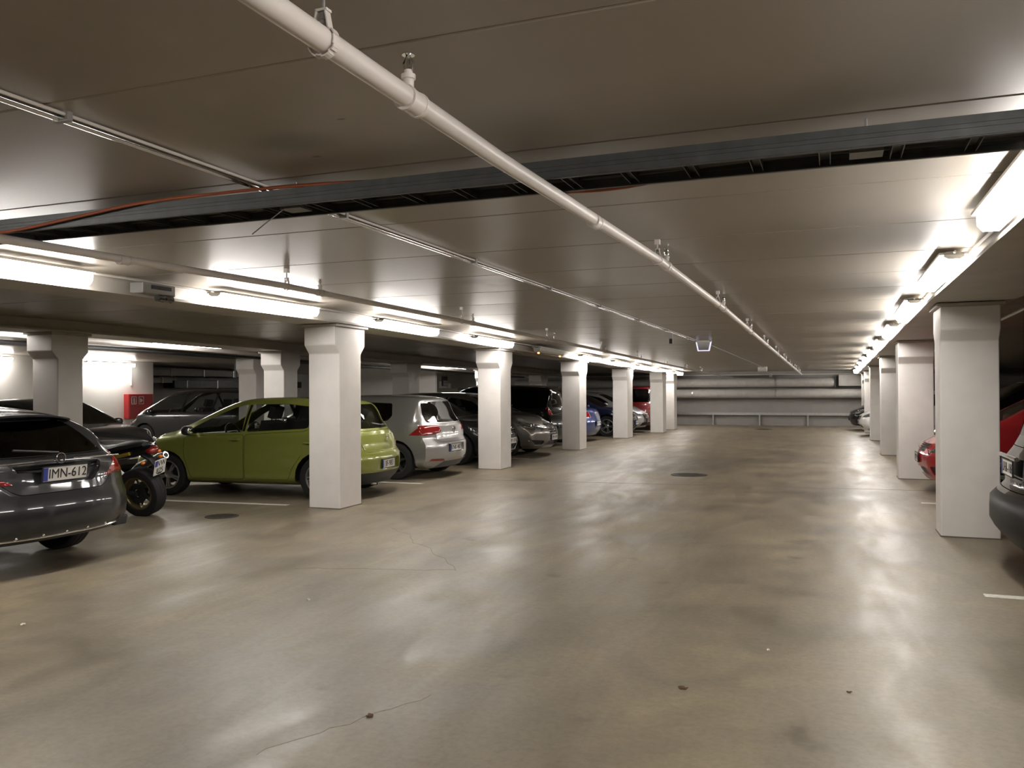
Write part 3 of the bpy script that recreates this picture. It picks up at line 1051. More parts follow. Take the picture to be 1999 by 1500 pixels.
    def cut(s, poly, view, sgn=1, lim=None, inner=None):
        bm = s.bm
        ia, ib = s.VIEW[view]
        x0, x1 = min(p[0] for p in poly), max(p[0] for p in poly)
        y0, y1 = min(p[1] for p in poly), max(p[1] for p in poly)
        X0, X1, Y0, Y1 = x0 - .3, x1 + .3, y0 - .25, y1 + .25
        def bb(f_):
            cs = [v.co for v in f_.verts]
            a = [c[ia] for c in cs]
            b = [c[ib] for c in cs]
            return min(a), max(a), min(b), max(b)
        cand = {}
        for f_ in bm.faces:
            q = f_.verts[0].co
            if X0 < q[ia] < X1 and Y0 < q[ib] < Y1:
                b = bb(f_)
                if b[1] >= x0 and b[0] <= x1 and b[3] >= y0 and b[2] <= y1 and s.ok(f_, view, sgn, lim):
                    cand[f_] = b
        for pg in ((poly,) if inner is None else (poly, inner)):
            n = len(pg)
            for i in range(n):
                a, b = pg[i], pg[(i + 1) % n]
                ex0, ex1, ey0, ey1 = min(a[0], b[0]) - .002, max(a[0], b[0]) + .002, min(a[1], b[1]) - .002, max(a[1], b[1]) + .002
                sel = [f_ for f_, q in cand.items() if q[1] >= ex0 and q[0] <= ex1 and q[3] >= ey0 and q[2] <= ey1]
                if not sel:
                    continue
                co = Vector((0, 0, 0))
                no = Vector((0, 0, 0))
                co[ia], co[ib] = a
                no[ia], no[ib] = (b[1] - a[1]), -(b[0] - a[0])
                if no.length < 1e-7:
                    continue
                es = {e for f_ in sel for e in f_.edges}
                vv = {v for f_ in sel for v in f_.verts}
                for f_ in sel:
                    del cand[f_]
                rs = bmesh.ops.bisect_plane(bm, geom=sel + list(es) + list(vv), dist=1e-5, plane_co=co, plane_no=no.normalized())
                for g in rs['geom']:
                    if isinstance(g, bmesh.types.BMFace) and g.is_valid:
                        cand[g] = bb(g)
        out, ring = [], []
        for f_ in cand:
            if f_.is_valid:
                f_.normal_update()
                c = f_.calc_center_median()
                if inner is not None and inside(inner, c[ia], c[ib]):
                    out.append(f_)
                elif inside(poly, c[ia], c[ib]):
                    (ring if inner is not None else out).append(f_)
        return out if inner is None else (out, ring)
    def take(s, faces, name, m, parent, push=0.0, wall=False, thick=0.0, keep=False):
        if not faces:
            return None
        bm = s.bm
        fset = set(faces)
        idx, vs, fs, pos = {}, [], [], {}
        vn = {}
        for f_ in faces:
            for v in f_.verts:
                vn[v] = vn.get(v, Vector((0, 0, 0))) + f_.normal
        for f_ in faces:
            q = []
            for v in f_.verts:
                if v not in idx:
                    idx[v] = len(vs)
                    p = v.co + vn[v].normalized() * push
                    pos[v] = p
                    vs.append(tuple(p))
                q.append(idx[v])
            fs.append(q)
        me = bpy.data.meshes.new(name)
        me.from_pydata(vs, [], fs)
        me.materials.append(m)
        me.polygons.foreach_set('use_smooth', [True] * len(me.polygons))
        me.update()
        if wall:
            border = []
            for f_ in faces:
                for e in f_.edges:
                    if sum(1 for g in e.link_faces if g in fset) == 1:
                        border.append(e)
            nv = {}
            for e in border:
                for v in e.verts:
                    if v not in nv:
                        nv[v] = bm.verts.new(pos[v])
            for e in border:
                a, b = e.verts
                try:
                    bm.faces.new((a, b, nv[b], nv[a]))
                except ValueError:
                    pass
        if not keep:
            bmesh.ops.delete(bm, geom=list(fset), context='FACES')
        o = link(name, me, parent)
        if thick:
            md = o.modifiers.new('thick', 'SOLIDIFY')
            md.thickness = thick
            md.offset = -1
        return o
    def finish(s, name, m, parent):
        me = bpy.data.meshes.new(name)
        loose = [v for v in s.bm.verts if not v.link_faces]
        bmesh.ops.delete(s.bm, geom=loose, context='VERTS')
        s.bm.to_mesh(me)
        s.bm.free()
        me.materials.append(m)
        me.polygons.foreach_set('use_smooth', [True] * len(me.polygons))
        try:
            me.set_sharp_from_angle(angle=math.radians(48))
        except Exception:
            pass
        me.update()
        return link(name, me, parent)
    def zt(s, x):
        return float(np.interp(x, s.topx, s.topz))

def paint(name, col, metal=.35, rough=.32):
    dark = max(col) < .06
    return mat(name, col, rough, metal, var=.03, scale=160, coat=.8 if dark else 1.0, spec=.25 if dark else .5)

# wheels ------------------------------------------------------------------
def tyre_mesh(R, wd):
    w_ = wd / 2
    ri = R * .66
    return MB().lathe([(ri, -w_ * .80), (ri + .012, -w_ * .95), (R * .86, -w_), (R * .955, -w_ * .93), (R * .99, -w_ * .78), (R, -w_ * .5), (R * .988, -w_ * .45), (R, -w_ * .40), (R, -.006), (R * .988, 0), (R, .006), (R, w_ * .40), (R * .988, w_ * .45), (R, w_ * .5),
                       (R * .99, w_ * .78), (R * .955, w_ * .93), (R * .86, w_), (ri + .012, w_ * .95), (ri, w_ * .80)], 36, 'y').mesh('wheel', RUBBER, True)
def rim_mesh(R, wd, spokes, style, m):
    ri = R * .66
    w_ = wd / 2
    b = MB()
    b.lathe([(ri + .006, w_ * .80), (ri + .006, w_ * .93), (ri - .012, w_ * .96), (ri - .022, w_ * .80), (ri - .03, w_ * .2), (ri - .03, -w_ * .8)], 32, 'y')
    b.lathe([(.0, w_ * .80), (.035, w_ * .82), (.06, w_ * .72), (.065, w_ * .45)], 16, 'y')
    for k in range(spokes):
        a = 2 * PI * k / spokes + .3
        arms = ((0,) if style == 'single' else (-.11, .11))
        for da in arms:
            p0, p1 = .05, ri - .012
            a0 = a + (da * 1.6 if style == 'twin' else da * .6)
            a1 = a + da * (1.0 if style == 'twin' else 1.5)
            w0, w1 = (.022, .015) if style == 'single' else (.012, .010)
            def P(rr, an, dw, h):
                return (rr * math.cos(an) - dw * math.sin(an), h, rr * math.sin(an) + dw * math.cos(an))
            h0, h1 = w_ * .80, w_ * .82
            vs = [P(p0, a0, -w0, h0), P(p0, a0, w0, h0), P(p1, a1, w1, h1), P(p1, a1, -w1, h1),
                  P(p0, a0, -w0 * 1.2, h0 - .03), P(p0, a0, w0 * 1.2, h0 - .03), P(p1, a1, w1 * 1.2, h1 - .035), P(p1, a1, -w1 * 1.2, h1 - .035)]
            b.add(vs, [(0, 1, 2, 3), (4, 7, 6, 5), (0, 4, 5, 1), (1, 5, 6, 2), (2, 6, 7, 3), (3, 7, 4, 0)])
    return b.mesh('rim', m, True)
def brake_mesh(R):
    return MB().lathe([(0, .0), (R * .42, 0), (R * .42, .012), (0, .012)], 24, 'y').mesh('brake_disc', DARKM, True)
WHEELS = {}
def wheel_set(R, wd, spokes, style, m):
    k = (round(R, 3), wd, spokes, style, m.name)
    if k not in WHEELS:
        WHEELS[k] = (tyre_mesh(R, wd), rim_mesh(R, wd, spokes, style, m), brake_mesh(R))
    return WHEELS[k]

def number_plate(parent, loc, face, text, tilt=0.0, w_=.44, h_=.118, black_frame=True):
    """face = +1: faces local +x, -1: faces local -x"""
    t = MB().box(-.004, .004, -w_ / 2, w_ / 2, -h_ / 2, h_ / 2).build('number_plate', PLATEW, parent)
    t.location = loc
    t.rotation_euler = (0, -tilt, 0 if face > 0 else PI)
    if black_frame:
        b = MB()
        e = .009
        b.box(-.006, .006, -w_ / 2 - e, w_ / 2 + e, -h_ / 2 - e, -h_ / 2).box(-.006, .006, -w_ / 2 - e, w_ / 2 + e, h_ / 2, h_ / 2 + e)
        b.box(-.006, .006, -w_ / 2 - e, -w_ / 2, -h_ / 2, h_ / 2).box(-.006, .006, w_ / 2, w_ / 2 + e, -h_ / 2, h_ / 2)
        b.build('plate_frame', BLACKP, t)
    MB().box(.004, .0055, -w_ / 2 + .002, -w_ / 2 + .045, -h_ / 2 + .003, h_ / 2 - .003).build('blue_band', PLATEB, t)
    if text:
        l_ = link('lettering', text_mesh(text, h_ * .98, INK, sx=.92), t)
        l_.location = (.0055, .022, -.002)
        l_.rotation_euler = (PI / 2, 0, PI / 2)
    else:
        b = MB()
        for k in range(7):
            yy = -.15 + k * .052
            if k == 3:
                b.box(.004, .0055, yy + .006, yy + .024, -.006, .006)
                continue
            q = random.uniform(-.02, .02)
            b.box(.004, .0055, yy, yy + .013, -.038, .036).box(.004, .0055, yy + .013, yy + .033, q - .006, q + .008)
            b.box(.004, .0055, yy + .024, yy + .033, min(q, .03), max(q + .02, .036) if k % 2 else .036)
        b.build('lettering', INK, t)
    return t

def badge(parent, kind, loc, face, size):
    t = None
    n = 40
    R = Matrix.Rotation(0, 3, 'X')
    ring = lambda r_, y, z, th: MB().add(*torus(r_, th, y, z))
    b = MB()
    def tor(r_, th, y=0, z=0):
        vs, fs = [], []
        M_, N_ = 28, 8
        for i in range(M_):
            a = 2 * PI * i / M_
            for j in range(N_):
                c = 2 * PI * j / N_
                rr = r_ + th * math.cos(c)
                vs.append((th * math.sin(c), y + rr * math.cos(a), z + rr * math.sin(a)))
        for i in range(M_):
            for j in range(N_):
                fs.append((i * N_ + j, ((i + 1) % M_) * N_ + j, ((i + 1) % M_) * N_ + (j + 1) % N_, i * N_ + (j + 1) % N_))
        b.add(vs, fs)
    def bar(y0, z0, y1, z1, th):
        d = Vector((0, y1 - y0, z1 - z0)).normalized()
        p = Vector((0, -d.z, d.y)) * th
        vs = []
        for x in (-.004, .005):
            for (y, z, s_) in ((y0, z0, 1), (y1, z1, 1), (y1, z1, -1), (y0, z0, -1)):
                vs.append((x, y + s_ * p.y, z + s_ * p.z))
        b.add(vs, [(0, 3, 2, 1), (4, 5, 6, 7), (0, 1, 5, 4), (1, 2, 6, 5), (2, 3, 7, 6), (3, 0, 4, 7)])
    s_ = size
    if kind == 'star':
        tor(s_, s_ * .09)
        for a in (90, 210, 330):
            a = math.radians(a)
            bar(0, 0, s_ * math.cos(a), s_ * math.sin(a), s_ * .09)
    elif kind == 'rings':
        for k in range(4):
            tor(s_ * .55, s_ * .07, (k - 1.5) * s_ * .78)
    elif kind == 'vw':
        tor(s_, s_ * .09)
        for q in (((-.5, .8), (-.0, -.02)), ((.5, .8), (.0, -.02)), ((-.85, .35), (-.35, -.85)), ((-.35, -.85), (0, -.1)), ((0, -.1), (.35, -.85)), ((.35, -.85), (.85, .35))):
            bar(q[0][0] * s_, q[0][1] * s_, q[1][0] * s_, q[1][1] * s_, s_ * .07)
    elif kind == 's':
        b.prism([(-.8 * s_, 1.1 * s_), (.9 * s_, .75 * s_), (.9 * s_, .35 * s_), (-.8 * s_, .55 * s_)], -.004, .006, 'x')
        b.prism([(-.8 * s_, .35 * s_), (.8 * s_, -.1 * s_), (.8 * s_, -.45 * s_), (-.8 * s_, .0)], -.004, .006, 'x')
        b.prism([(.8 * s_, -1.1 * s_), (-.9 * s_, -.75 * s_), (-.9 * s_, -.35 * s_), (.8 * s_, -.6 * s_)], -.004, .006, 'x')
    elif kind == 'arrow':
        tor(s_, s_ * .16)
        bar(s_ * .7, s_ * .7, s_ * 1.25, s_ * 1.25, s_ * .12)
        bar(-s_ * 2.6, -s_ * 2.2, s_ * -.7, -s_ * .7, s_ * .10)
        bar(s_ * .7, s_ * .7, s_ * 1.9, s_ * 1.7, s_ * .10)
    else:
        tor(s_, s_ * .14)
        b.lathe([(0, -.003), (s_ * .9, -.003), (s_ * .9, .003), (0, .003)], 20, 'x')
    o = b.build('badge', CHROME, parent, smooth=True)
    o.location = loc
    o.rotation_euler = (0, 0, 0 if face > 0 else PI)
    return o

def seat_mesh():
    b = MB()
    b.box(-.27, .25, -.25, .25, .0, .16)
    M = Matrix.Rotation(-.33, 3, 'Y')
    b.obox((-.36, 0, .42), (.07, .24, .32), M)
    b.obox((-.50, 0, .86), (.045, .13, .09), M)
    b.obox((-.455, -.06, .74), (.006, .006, .06), M).obox((-.455, .06, .74), (.006, .006, .06), M)
    return b.mesh('seat', SEATM)
SEAT = seat_mesh()
def steering_mesh():
    vs, fs = [], []
    b = MB()
    M_, N_ = 24, 8
    for i in range(M_):
        a = 2 * PI * i / M_
        for j in range(N_):
            c = 2 * PI * j / N_
            rr = .18 + .014 * math.cos(c)
            vs.append((.014 * math.sin(c), rr * math.cos(a), rr * math.sin(a)))
    for i in range(M_):
        for j in range(N_):
            fs.append((i * N_ + j, ((i + 1) % M_) * N_ + j, ((i + 1) % M_) * N_ + (j + 1) % N_, i * N_ + (j + 1) % N_))
    b.add(vs, fs)
    b.box(-.02, .03, -.07, .07, -.06, .05).box(-.008, .008, -.17, .17, -.015, .015).box(-.008, .008, -.015, .015, -.17, 0)
    return b.mesh('steering_wheel', BLACKP, True)
STEER = steering_mesh()

def ell(c, rx, ry, rz, n=12, m=8, sq=1.0):
    vs, fs = [], []
    for i in range(m + 1):
        p = -PI / 2 + PI * i / m
        for k in range(n):
            a = 2 * PI * k / n
            cx, sx = math.cos(a), math.sin(a)
            e = lambda t: math.copysign(abs(t) ** sq, t)
            vs.append((c[0] + rx * e(math.cos(p)) * e(cx), c[1] + ry * e(math.cos(p)) * e(sx), c[2] + rz * e(math.sin(p))))
    for i in range(m):
        for k in range(n):
            k2 = (k + 1) % n
            fs.append((i * n + k, i * n + k2, (i + 1) * n + k2, (i + 1) * n + k))
    return vs, fs

def make_car(name, label, sp, loc, heading):
    """heading: 0 = nose towards +X, pi = nose towards -X"""
    t = empty(name, (loc[0], loc[1], 0), heading)
    tag(t, label, 'car', 'parked cars')
    L, W = sp['L'], sp['W']
    hw = W / 2
    PAINT = sp['paint']
    s = Shell(sp)
    R = sp.get('R', .315)
    fx, rx = sp['ax']
    # wheel arches
    for ax in (fx, rx):
        for sg in (1, -1):
            poly = [(ax + (R + .05) * math.cos(2 * PI * k / 22), R + (R + .05) * math.sin(2 * PI * k / 22)) for k in range(22)]
            fc = s.cut(poly, 'side', sg)
            fc = [f_ for f_ in fc if abs(f_.calc_center_median().y) > hw * .5]
            bmesh.ops.delete(s.bm, geom=fc, context='FACES')
            under = [f_ for f_ in s.bm.faces if f_.normal.z < -.5 and abs(f_.calc_center_median().x - ax) < R + .02 and f_.calc_center_median().y * sg > hw * .42]
            bmesh.ops.delete(s.bm, geom=under, context='FACES')
            # liner
            b = MB()
            vs, fs = [], []
            n = 16
            for k in range(n + 1):
                a = PI * k / n * 1.08 - .04 * PI
                for yy in (hw * .985, hw - .34):
                    vs.append((ax + (R + .052) * math.cos(a), sg * yy, R + (R + .052) * math.sin(a)))
            for k in range(n):
                fs.append((2 * k, 2 * k + 1, 2 * k + 3, 2 * k + 2))
            fs.append(tuple(2 * k + 1 for k in range(n + 1)))
            b.add(vs, fs).build('wheel_liner', BLACKP, t)
    # lower dark trim
    for (view, poly, sg, lim) in sp.get('trim', []):
        fc = s.cut(poly, view, sg, lim)
        s.take(fc, 'lower_trim', sp.get('trim_mat', BLACKP), t, .001)
    # side glass
    G = sp.get('glass', GLASS)
    for i, poly in enumerate(sp.get('win', [])):
        for sg in (1, -1):
            g = rounded(poly, .035)
            fc = s.cut(g, 'side', sg)
            o = s.take(fc, 'side_window', sp.get('glass_r', G) if i > 0 else G, t, -.006, wall=True)
    wn = sp.get('win', [])
    for a_, b_ in zip(wn[:-1], wn[1:]):
        xr = min(p[0] for p in a_)
        xl = max(p[0] for p in b_)
        if .015 < xr - xl < .25:
            za = sorted(p[1] for p in a_ if p[0] < xr + .06)
            zb_ = sorted(p[1] for p in b_ if p[0] > xl - .06)
            pil = [(xl + .003, zb_[0] + .01), (xr - .003, za[0] + .01), (xr - .003, za[-1] - .01), (xl + .003, zb_[-1] - .01)]
            for sg in (1, -1):
                s.take(s.cut(pil, 'side', sg), 'door_pillar', BLACKG, t, -.002, wall=True)
    fc = s.cut(rounded(sp['ws'], .06), 'front', 1, sp.get('ws_lim'))
    s.take(fc, 'windscreen', G, t, -.005, wall=True)
    fc = s.cut(rounded(sp['rw'], .05), 'rear', 1, sp.get('rw_lim'))
    rwo = s.take(fc, 'rear_window', sp.get('glass_r', G), t, -.005, wall=True)
    # lamps
    s.end_min = .30
    for (view, poly, m_, nm) in sp.get('lamps', []):
        for sg in (1, -1):
            pl = [(p[0] * sg if view != 'side' else p[0], p[1]) for p in poly]
            if view == 'side':
                s.side_min = .45
                fc = s.cut(rounded(pl, .02), 'side', sg)
                s.side_min = .28
            else:
                fc = s.cut(rounded(ccw(pl), .02), view, 1)
            o = s.take(fc, nm, m_, t, .004, thick=.012)
            if o and nm == 'headlight':
                cs = [Vector(v.co) for v in o.data.vertices]
                mid = sum(cs, Vector()) / len(cs)
                for dy in (-.05, .05):
                    q = min(cs, key=lambda c: (c - (mid + Vector((0, dy, 0)))).length)
                    MB().add(*ell((q.x + .002, q.y, q.z), .012, .032, .032)).build('lamp_bowl', CHROME, o, smooth=True)
    s.end_min = .08
    # grilles and recesses: (view, poly, material, name, push)
    for (view, poly, m_, nm, push) in sp.get('recess', []):
        fc = s.cut(rounded(ccw(poly), .02), view, 1)
        o = s.take(fc, nm, m_, t, push, wall=True)
        if o and nm == 'grille':
            ys = [p[0] for p in poly]
            zs_ = [p[1] for p in poly]
            xs = max(v.co.x for v in o.data.vertices)
            for k in range(sp.get('grille_bars', 4)):
                zz = min(zs_) + (k + .6) * (max(zs_) - min(zs_)) / (sp.get('grille_bars', 4) + .2)
                vs = [v for v in o.data.vertices if abs(v.co.z - zz) < .05]
                if not vs:
                    continue
                wy = min(max(ys), max(v.co.y for v in vs))
                pth = []
                for q in range(-6, 7):
                    yy = wy * .97 * q / 6
                    xx = min(vs, key=lambda v: abs(v.co.y - yy) + abs(v.co.z - zz) * .5).co.x
                    pth.append((xx + .012, yy, zz))
                MB().tube(pth, .007, 6).build('grille_bar', sp.get('grille_mat', CHROME), o, smooth=True)
    # opening panels
    for (view, poly, nm) in sp.get('panels', []):
        sides = (1, -1) if view == 'side' else (1,)
        for sg in sides:
            pl = ccw(rounded(poly, .05))
            inn = shrink(pl, .0055)
            f1, f2 = s.cut(pl, view, sg, None, inn)
            panel = s.take(f1, nm, PAINT, t, 0.0)
            if f2:
                bmesh.ops.delete(s.bm, geom=f2, context='FACES')
            if nm == 'door' and panel and 'handle_z' in sp:
                xs = [p[0] for p in poly]
                hx = min(xs) + .13
                hz = sp['handle_z']
                q = min((v.co for v in panel.data.vertices), key=lambda c: abs(c.x - hx) + abs(c.z - hz))
                hb = MB().add(*ell((q.x + .02, q.y + sg * .012, q.z), .10, .016, .016, 10, 6, .7))
                hb.build('door_handle', PAINT, panel, smooth=True)
                MB().add(*ell((q.x + .02, q.y + sg * .002, q.z - .004), .075, .004, .024)).build('handle_cup', BLACKP, panel, smooth=True)
    body = s.finish('body', PAINT, t)
    # wheels
    ty, rm, bk = wheel_set(R, sp.get('tw', .205), sp.get('spokes', 5), sp.get('rstyle', 'twin'), sp.get('rim', RIMM))
    for ax in (fx, rx):
        for sg in (1, -1):
            wv = link('wheel', ty, t, (ax, sg * (hw - .03 - sp.get('tw', .205) / 2), R))
            wv.rotation_euler = (0, random.uniform(0, 6), 0 if sg > 0 else PI)
            link('rim', rm, wv)
            link('brake_disc', bk, wv)
    # mirrors
    if 'mirror' in sp:
        mx_, mz_ = sp['mirror']
        for sg in (1, -1):
            mo = MB().add(*ell((mx_, sg * (hw + .04), mz_), .075, .095, .07, 14, 8, .8)).build('wing_mirror', sp.get('mirror_mat', PAINT), t, smooth=True)
            MB().add(*ell((mx_ - .055, sg * (hw + .04), mz_), .022, .078, .054, 14, 8, .8)).build('mirror_glass', CHROME, mo, smooth=True)
            MB().tube([(mx_ + .03, sg * (hw - .06), mz_ - .04), (mx_ + .01, sg * (hw + .03), mz_ - .03)], .022, 8).build('mirror_arm', BLACKP, mo)
    if sp.get('interior', False):
        for sy in (.37, -.37):
            link('seat', SEAT, t, (.15, sy, .36))
        link('rear_seat', SEAT, t, (-.80, .36, .38))
        link('rear_seat', SEAT, t, (-.80, -.36, .38))
        cw = sp['cowl']
        bevel(MB().box(cw - .55, cw - .05, -hw * .8, hw * .8, .55, .90).build('dashboard', BLACKP, t), .05)
        so = link('steering_wheel', STEER, t, (cw - .68, .36, .88))
        so.rotation_euler = (0, .4, 0)
        MB().box(-L * .38, cw, -hw * .75, hw * .75, .28, .34).build('cabin_floor', BLACKP, t)
    return t, body, s
# ------------------------------------------------------------------ car types
PROF = {
 'hatch': [(-.5, .63), (-.493, .672), (-.465, .79), (-.430, .925), (-.40, .962), (-.28, .99), (-.12, 1.0), (.02, .986), (.105, .94), (.19, .82), (.263, .70), (.293, .675), (.40, .615), (.47, .54), (.5, .465)],
 'wagon': [(-.5, .62), (-.49, .67), (-.455, .80), (-.415, .925), (-.38, .962), (-.25, .99), (-.08, 1.0), (.03, .985), (.1, .94), (.18, .81), (.25, .70), (.285, .665), (.40, .605), (.47, .53), (.5, .45)],
 'sedan': [(-.5, .60), (-.485, .66), (-.40, .70), (-.34, .725), (-.26, .85), (-.18, .955), (-.10, .99), (0, 1.0), (.06, .985), (.115, .93), (.19, .80), (.25, .695), (.28, .665), (.40, .605), (.47, .53), (.5, .45)],
 'mpv': [(-.5, .60), (-.493, .66), (-.478, .80), (-.458, .915), (-.43, .965), (-.3, .99), (-.1, 1.0), (.08, .985), (.17, .93), (.26, .78), (.34, .655), (.38, .62), (.45, .54), (.48, .48), (.5, .41)],
 'suv': [(-.5, .58), (-.49, .64), (-.47, .80), (-.445, .92), (-.41, .965), (-.25, .995), (-.08, 1.0), (.04, .98), (.11, .93), (.19, .80), (.26, .70), (.3, .665), (.42, .615), (.475, .55), (.5, .44)],
}
WINX = {'hatch': (.245, -.02, -.20, -.395), 'wagon': (.235, -.03, -.21, -.41), 'sedan': (.235, -.03, -.20, -.27), 'mpv': (.325, .03, -.19, -.43), 'suv': (.25, -.01, -.20, -.42)}
def autowin(top, belt, segs):
    d = np.array(crom(top, 9))
    o = np.argsort(d[:, 0])
    tx, tz = d[o, 0], d[o, 1]
    bx_, bz_ = zip(*belt)
    out = []
    for (xa, xb) in segs:          # xa in front of xb
        up, lo = [], []
        for k in range(7):
            x = xb + (xa - xb) * k / 6
            zl = float(np.interp(x, bx_, bz_)) + .022
            zu = float(np.interp(x, tx, tz)) - .098
            if zu > zl + .03:
                up.append((x, zu))
                lo.append((x, zl))
        if len(up) >= 2:
            k = [0, 3, len(up) - 2, len(up) - 1] if len(up) > 5 else range(len(up))
            out.append([lo[0], lo[-1]] + [up[i] for i in sorted(set(k), reverse=True)])
    return out
FRONT = [(.19, -.13), (.28, -.05), (.40, 0), (.55, -.01), (.66, -.05), (.78, -.14), (.95, -.25)]
REAR = [(.19, -.15), (.30, -.05), (.44, -.01), (.58, 0), (.64, -.03), (.75, -.05), (.92, -.12), (1.1, -.16)]
def tmpl(kind, L, W, H, paint_, wb, fo, R=.315, **kw):
    top = [(x * L, z * H) for x, z in PROF[kind]]
    zb0 = H * (.655 if kind != 'mpv' else .60)
    belt = [(-L / 2, zb0 + .035), (0, zb0), (L / 2, zb0 - .06)]
    wx = [q * L for q in WINX[kind]]
    hw = W / 2
    fx = L / 2 - fo
    k = {'mpv': (.27 * L, .33 * L), 'suv': (.22 * L, .26 * L)}.get(kind, (.2 * L, .25 * L))
    zc = zb0 + (.035 if kind != 'mpv' else .07)
    sp = dict(L=L, W=W, top=top, belt=belt, front=FRONT, rear=REAR, paint=paint_, ax=(fx, fx - wb), R=R, ns=58, kf=.34, kr=.24,
              win=autowin(top, belt, [(wx[0], wx[1] + .035), (wx[1] - .035, wx[2] + .03), (wx[2] - .03, wx[3])]),
              ws=[(-.74 * hw, zc), (.74 * hw, zc), (.60 * hw, H * .945), (-.60 * hw, H * .945)], ws_lim=(-.1 * L, .40 * L),
              rw=[(-.70 * hw, zb0 + .05), (.70 * hw, zb0 + .05), (.56 * hw, H * .925), (-.56 * hw, H * .925)], rw_lim=(-.6 * L, -.1 * L),
              mirror=(k[0] - .05, zb0 + .04), cowl=k[1], handle_z=zb0 - .12, trim=[],
              lamps=[('front', [(.50, .60), (.62 * hw / .9 + .1, .60), (.93, .66), (.93, .78), (.70, .76)], CLEARL, 'headlight'),
                     ('rear', [(.56, zb0 - .24), (.93, zb0 - .24), (.93, zb0 - .03), (.62, zb0 - .04)], REDL, 'tail_light')],
              recess=[('front', [(-.40, .52), (.40, .52), (.44, .64), (-.44, .64)], BLACKP, 'grille', -.03),
                      ('front', [(-.55, .25), (.55, .25), (.48, .36), (-.48, .36)], BLACKP, 'lower_intake', -.03),
                      ('rear', [(-.33, .42), (.33, .42), (.33, .58), (-.33, .58)], paint_, 'plate_recess', -.025)],
              panels=[('side', [(wx[0] - .08, zb0 - .02), (wx[0] - .10, .50), (wx[0] - .22, .27), (wx[1] + .01, .27), (wx[1] + .01, zb0 - .01)], 'door'),
                      ('top', [(L * .275, -.62 * hw / .9), (L * .475, -.56 * hw / .9), (L * .475, .56 * hw / .9), (L * .275, .62 * hw / .9)], 'bonnet')],
              interior=False, glass=GLASSD)
    sp.update(kw)
    return sp
# keep the whole front row of parked cars readable: name, label, spec, place
P_GREEN = paint('lime_green_paint', (.235, .26, .052), .25, .30)
P_SILVER = paint('silver_paint', (.42, .42, .41), .75, .30)
P_GREY = paint('graphite_paint', (.020, .0205, .022), .25, .30)
P_DGREY = paint('dark_grey_paint', (.028, .029, .031), .35, .28)
P_VOLVO = paint('warm_grey_paint', (.20, .185, .165), .7, .30)
P_BLACK = paint('black_paint', (.008, .008, .009), .2, .22)
P_BLUE = paint('blue_paint', (.035, .055, .19), .4, .28)
P_NAVY = paint('navy_paint', (.012, .018, .05), .4, .25)
P_RED = paint('red_paint', (.34, .014, .018), .1, .28)
P_DRED = paint('dark_red_paint', (.13, .008, .010), .1, .3)
P_WHITE = paint('white_paint', (.72, .72, .70), 0, .3)
P_LSIL = paint('light_silver_paint', (.50, .50, .50), .7, .28)

# green five-door hatchback
top = [(-2.03, .90), (-1.995, .955), (-1.86, 1.09), (-1.66, 1.28), (-1.48, 1.375), (-1.2, 1.415), (-.6, 1.443), (-.15, 1.44), (.2, 1.395), (.55, 1.25), (.9, 1.07), (1.12, .965), (1.3, .925), (1.7, .83), (1.93, .73), (2.03, .63)]
belt = [(-2.03, 1.0), (-1.4, .985), (0, .93), (1.1, .885), (2.03, .80)]
green = dict(L=4.06, W=1.69, top=top, belt=belt, front=FRONT, kf=.36, kr=.26, ns=72,
    rear=[(.19, -.16), (.28, -.07), (.36, -.01), (.58, 0), (.635, -.02), (.665, -.075), (.76, -.07), (.92, -.14), (1.1, -.17)],
    paint=P_GREEN, ax=(1.20, -1.27), R=.308, spokes=5, rstyle='twin', tw=.2,
    win=[[(.93, .915), (-.055, .945), (-.03, 1.345), (.18, 1.30), (.52, 1.15)], [(-.125, .948), (-1.06, 1.0), (-1.30, 1.12), (-1.40, 1.225), (-1.15, 1.30), (-.7, 1.345), (-.10, 1.345)]],
    ws=[(-.62, .97), (.62, .97), (.50, 1.37), (-.50, 1.37)], ws_lim=(-.2, 1.4),
    rw=[(-.60, .985), (.60, .985), (.47, 1.335), (-.47, 1.335)], rw_lim=(-2.1, -1.2),
    mirror=(.80, .965), mirror_mat=BLACKP, cowl=1.05, handle_z=.80,
    lamps=[('front', [(.42, .60), (.80, .68), (.82, .80), (.60, .76)], CLEARL, 'headlight'),
           ('rear', [(.655, .70), (.86, .70), (.86, .93), (.70, .93)], REDL, 'tail_light')],
    recess=[('front', [(-.35, .52), (.35, .52), (.38, .62), (-.38, .62)], BLACKP, 'grille', -.03),
            ('rear', [(-.42, .385), (.42, .385), (.36, .55), (-.36, .55)], P_GREEN, 'plate_recess', -.045)],
    trim=[('rear', [(-.9, .15), (.9, .15), (.9, .365), (-.9, .365)], 1, None)],
    panels=[('side', [(.90, .885), (.90, .60), (.78, .265), (-.095, .265), (-.095, .915)], 'door'),
            ('side', [(-.105, .265), (-.105, .915), (-1.05, .965), (-1.28, 1.06), (-1.33, .98), (-1.12, .76), (-.88, .45), (-.80, .265)], 'door'),
            ('rear', [(-.57, .655), (.57, .655), (.625, .80), (.62, .955), (-.62, .955), (-.625, .80)], 'tailgate'),
            ('top', [(1.16, -.60), (1.9, -.5), (1.9, .5), (1.16, .60)], 'bonnet')],
    interior=True, glass=GLASS)
car, body, sh = make_car('hatchback_car', 'lime green five-door hatchback parked behind the nearest left column', green, (-8.10, 10.66), PI + .11)
number_plate(car, (-1.985, 0, .465), -1, 'JIF-983')
badge(car, 's', (-1.955, 0, .845), -1, .045)
tx = link('model_lettering', text_mesh('IBIZA', .062, CHROME), car)
tx.location = (-1.965, 0, .715)
tx.rotation_euler = (PI / 2, 0, -PI / 2)
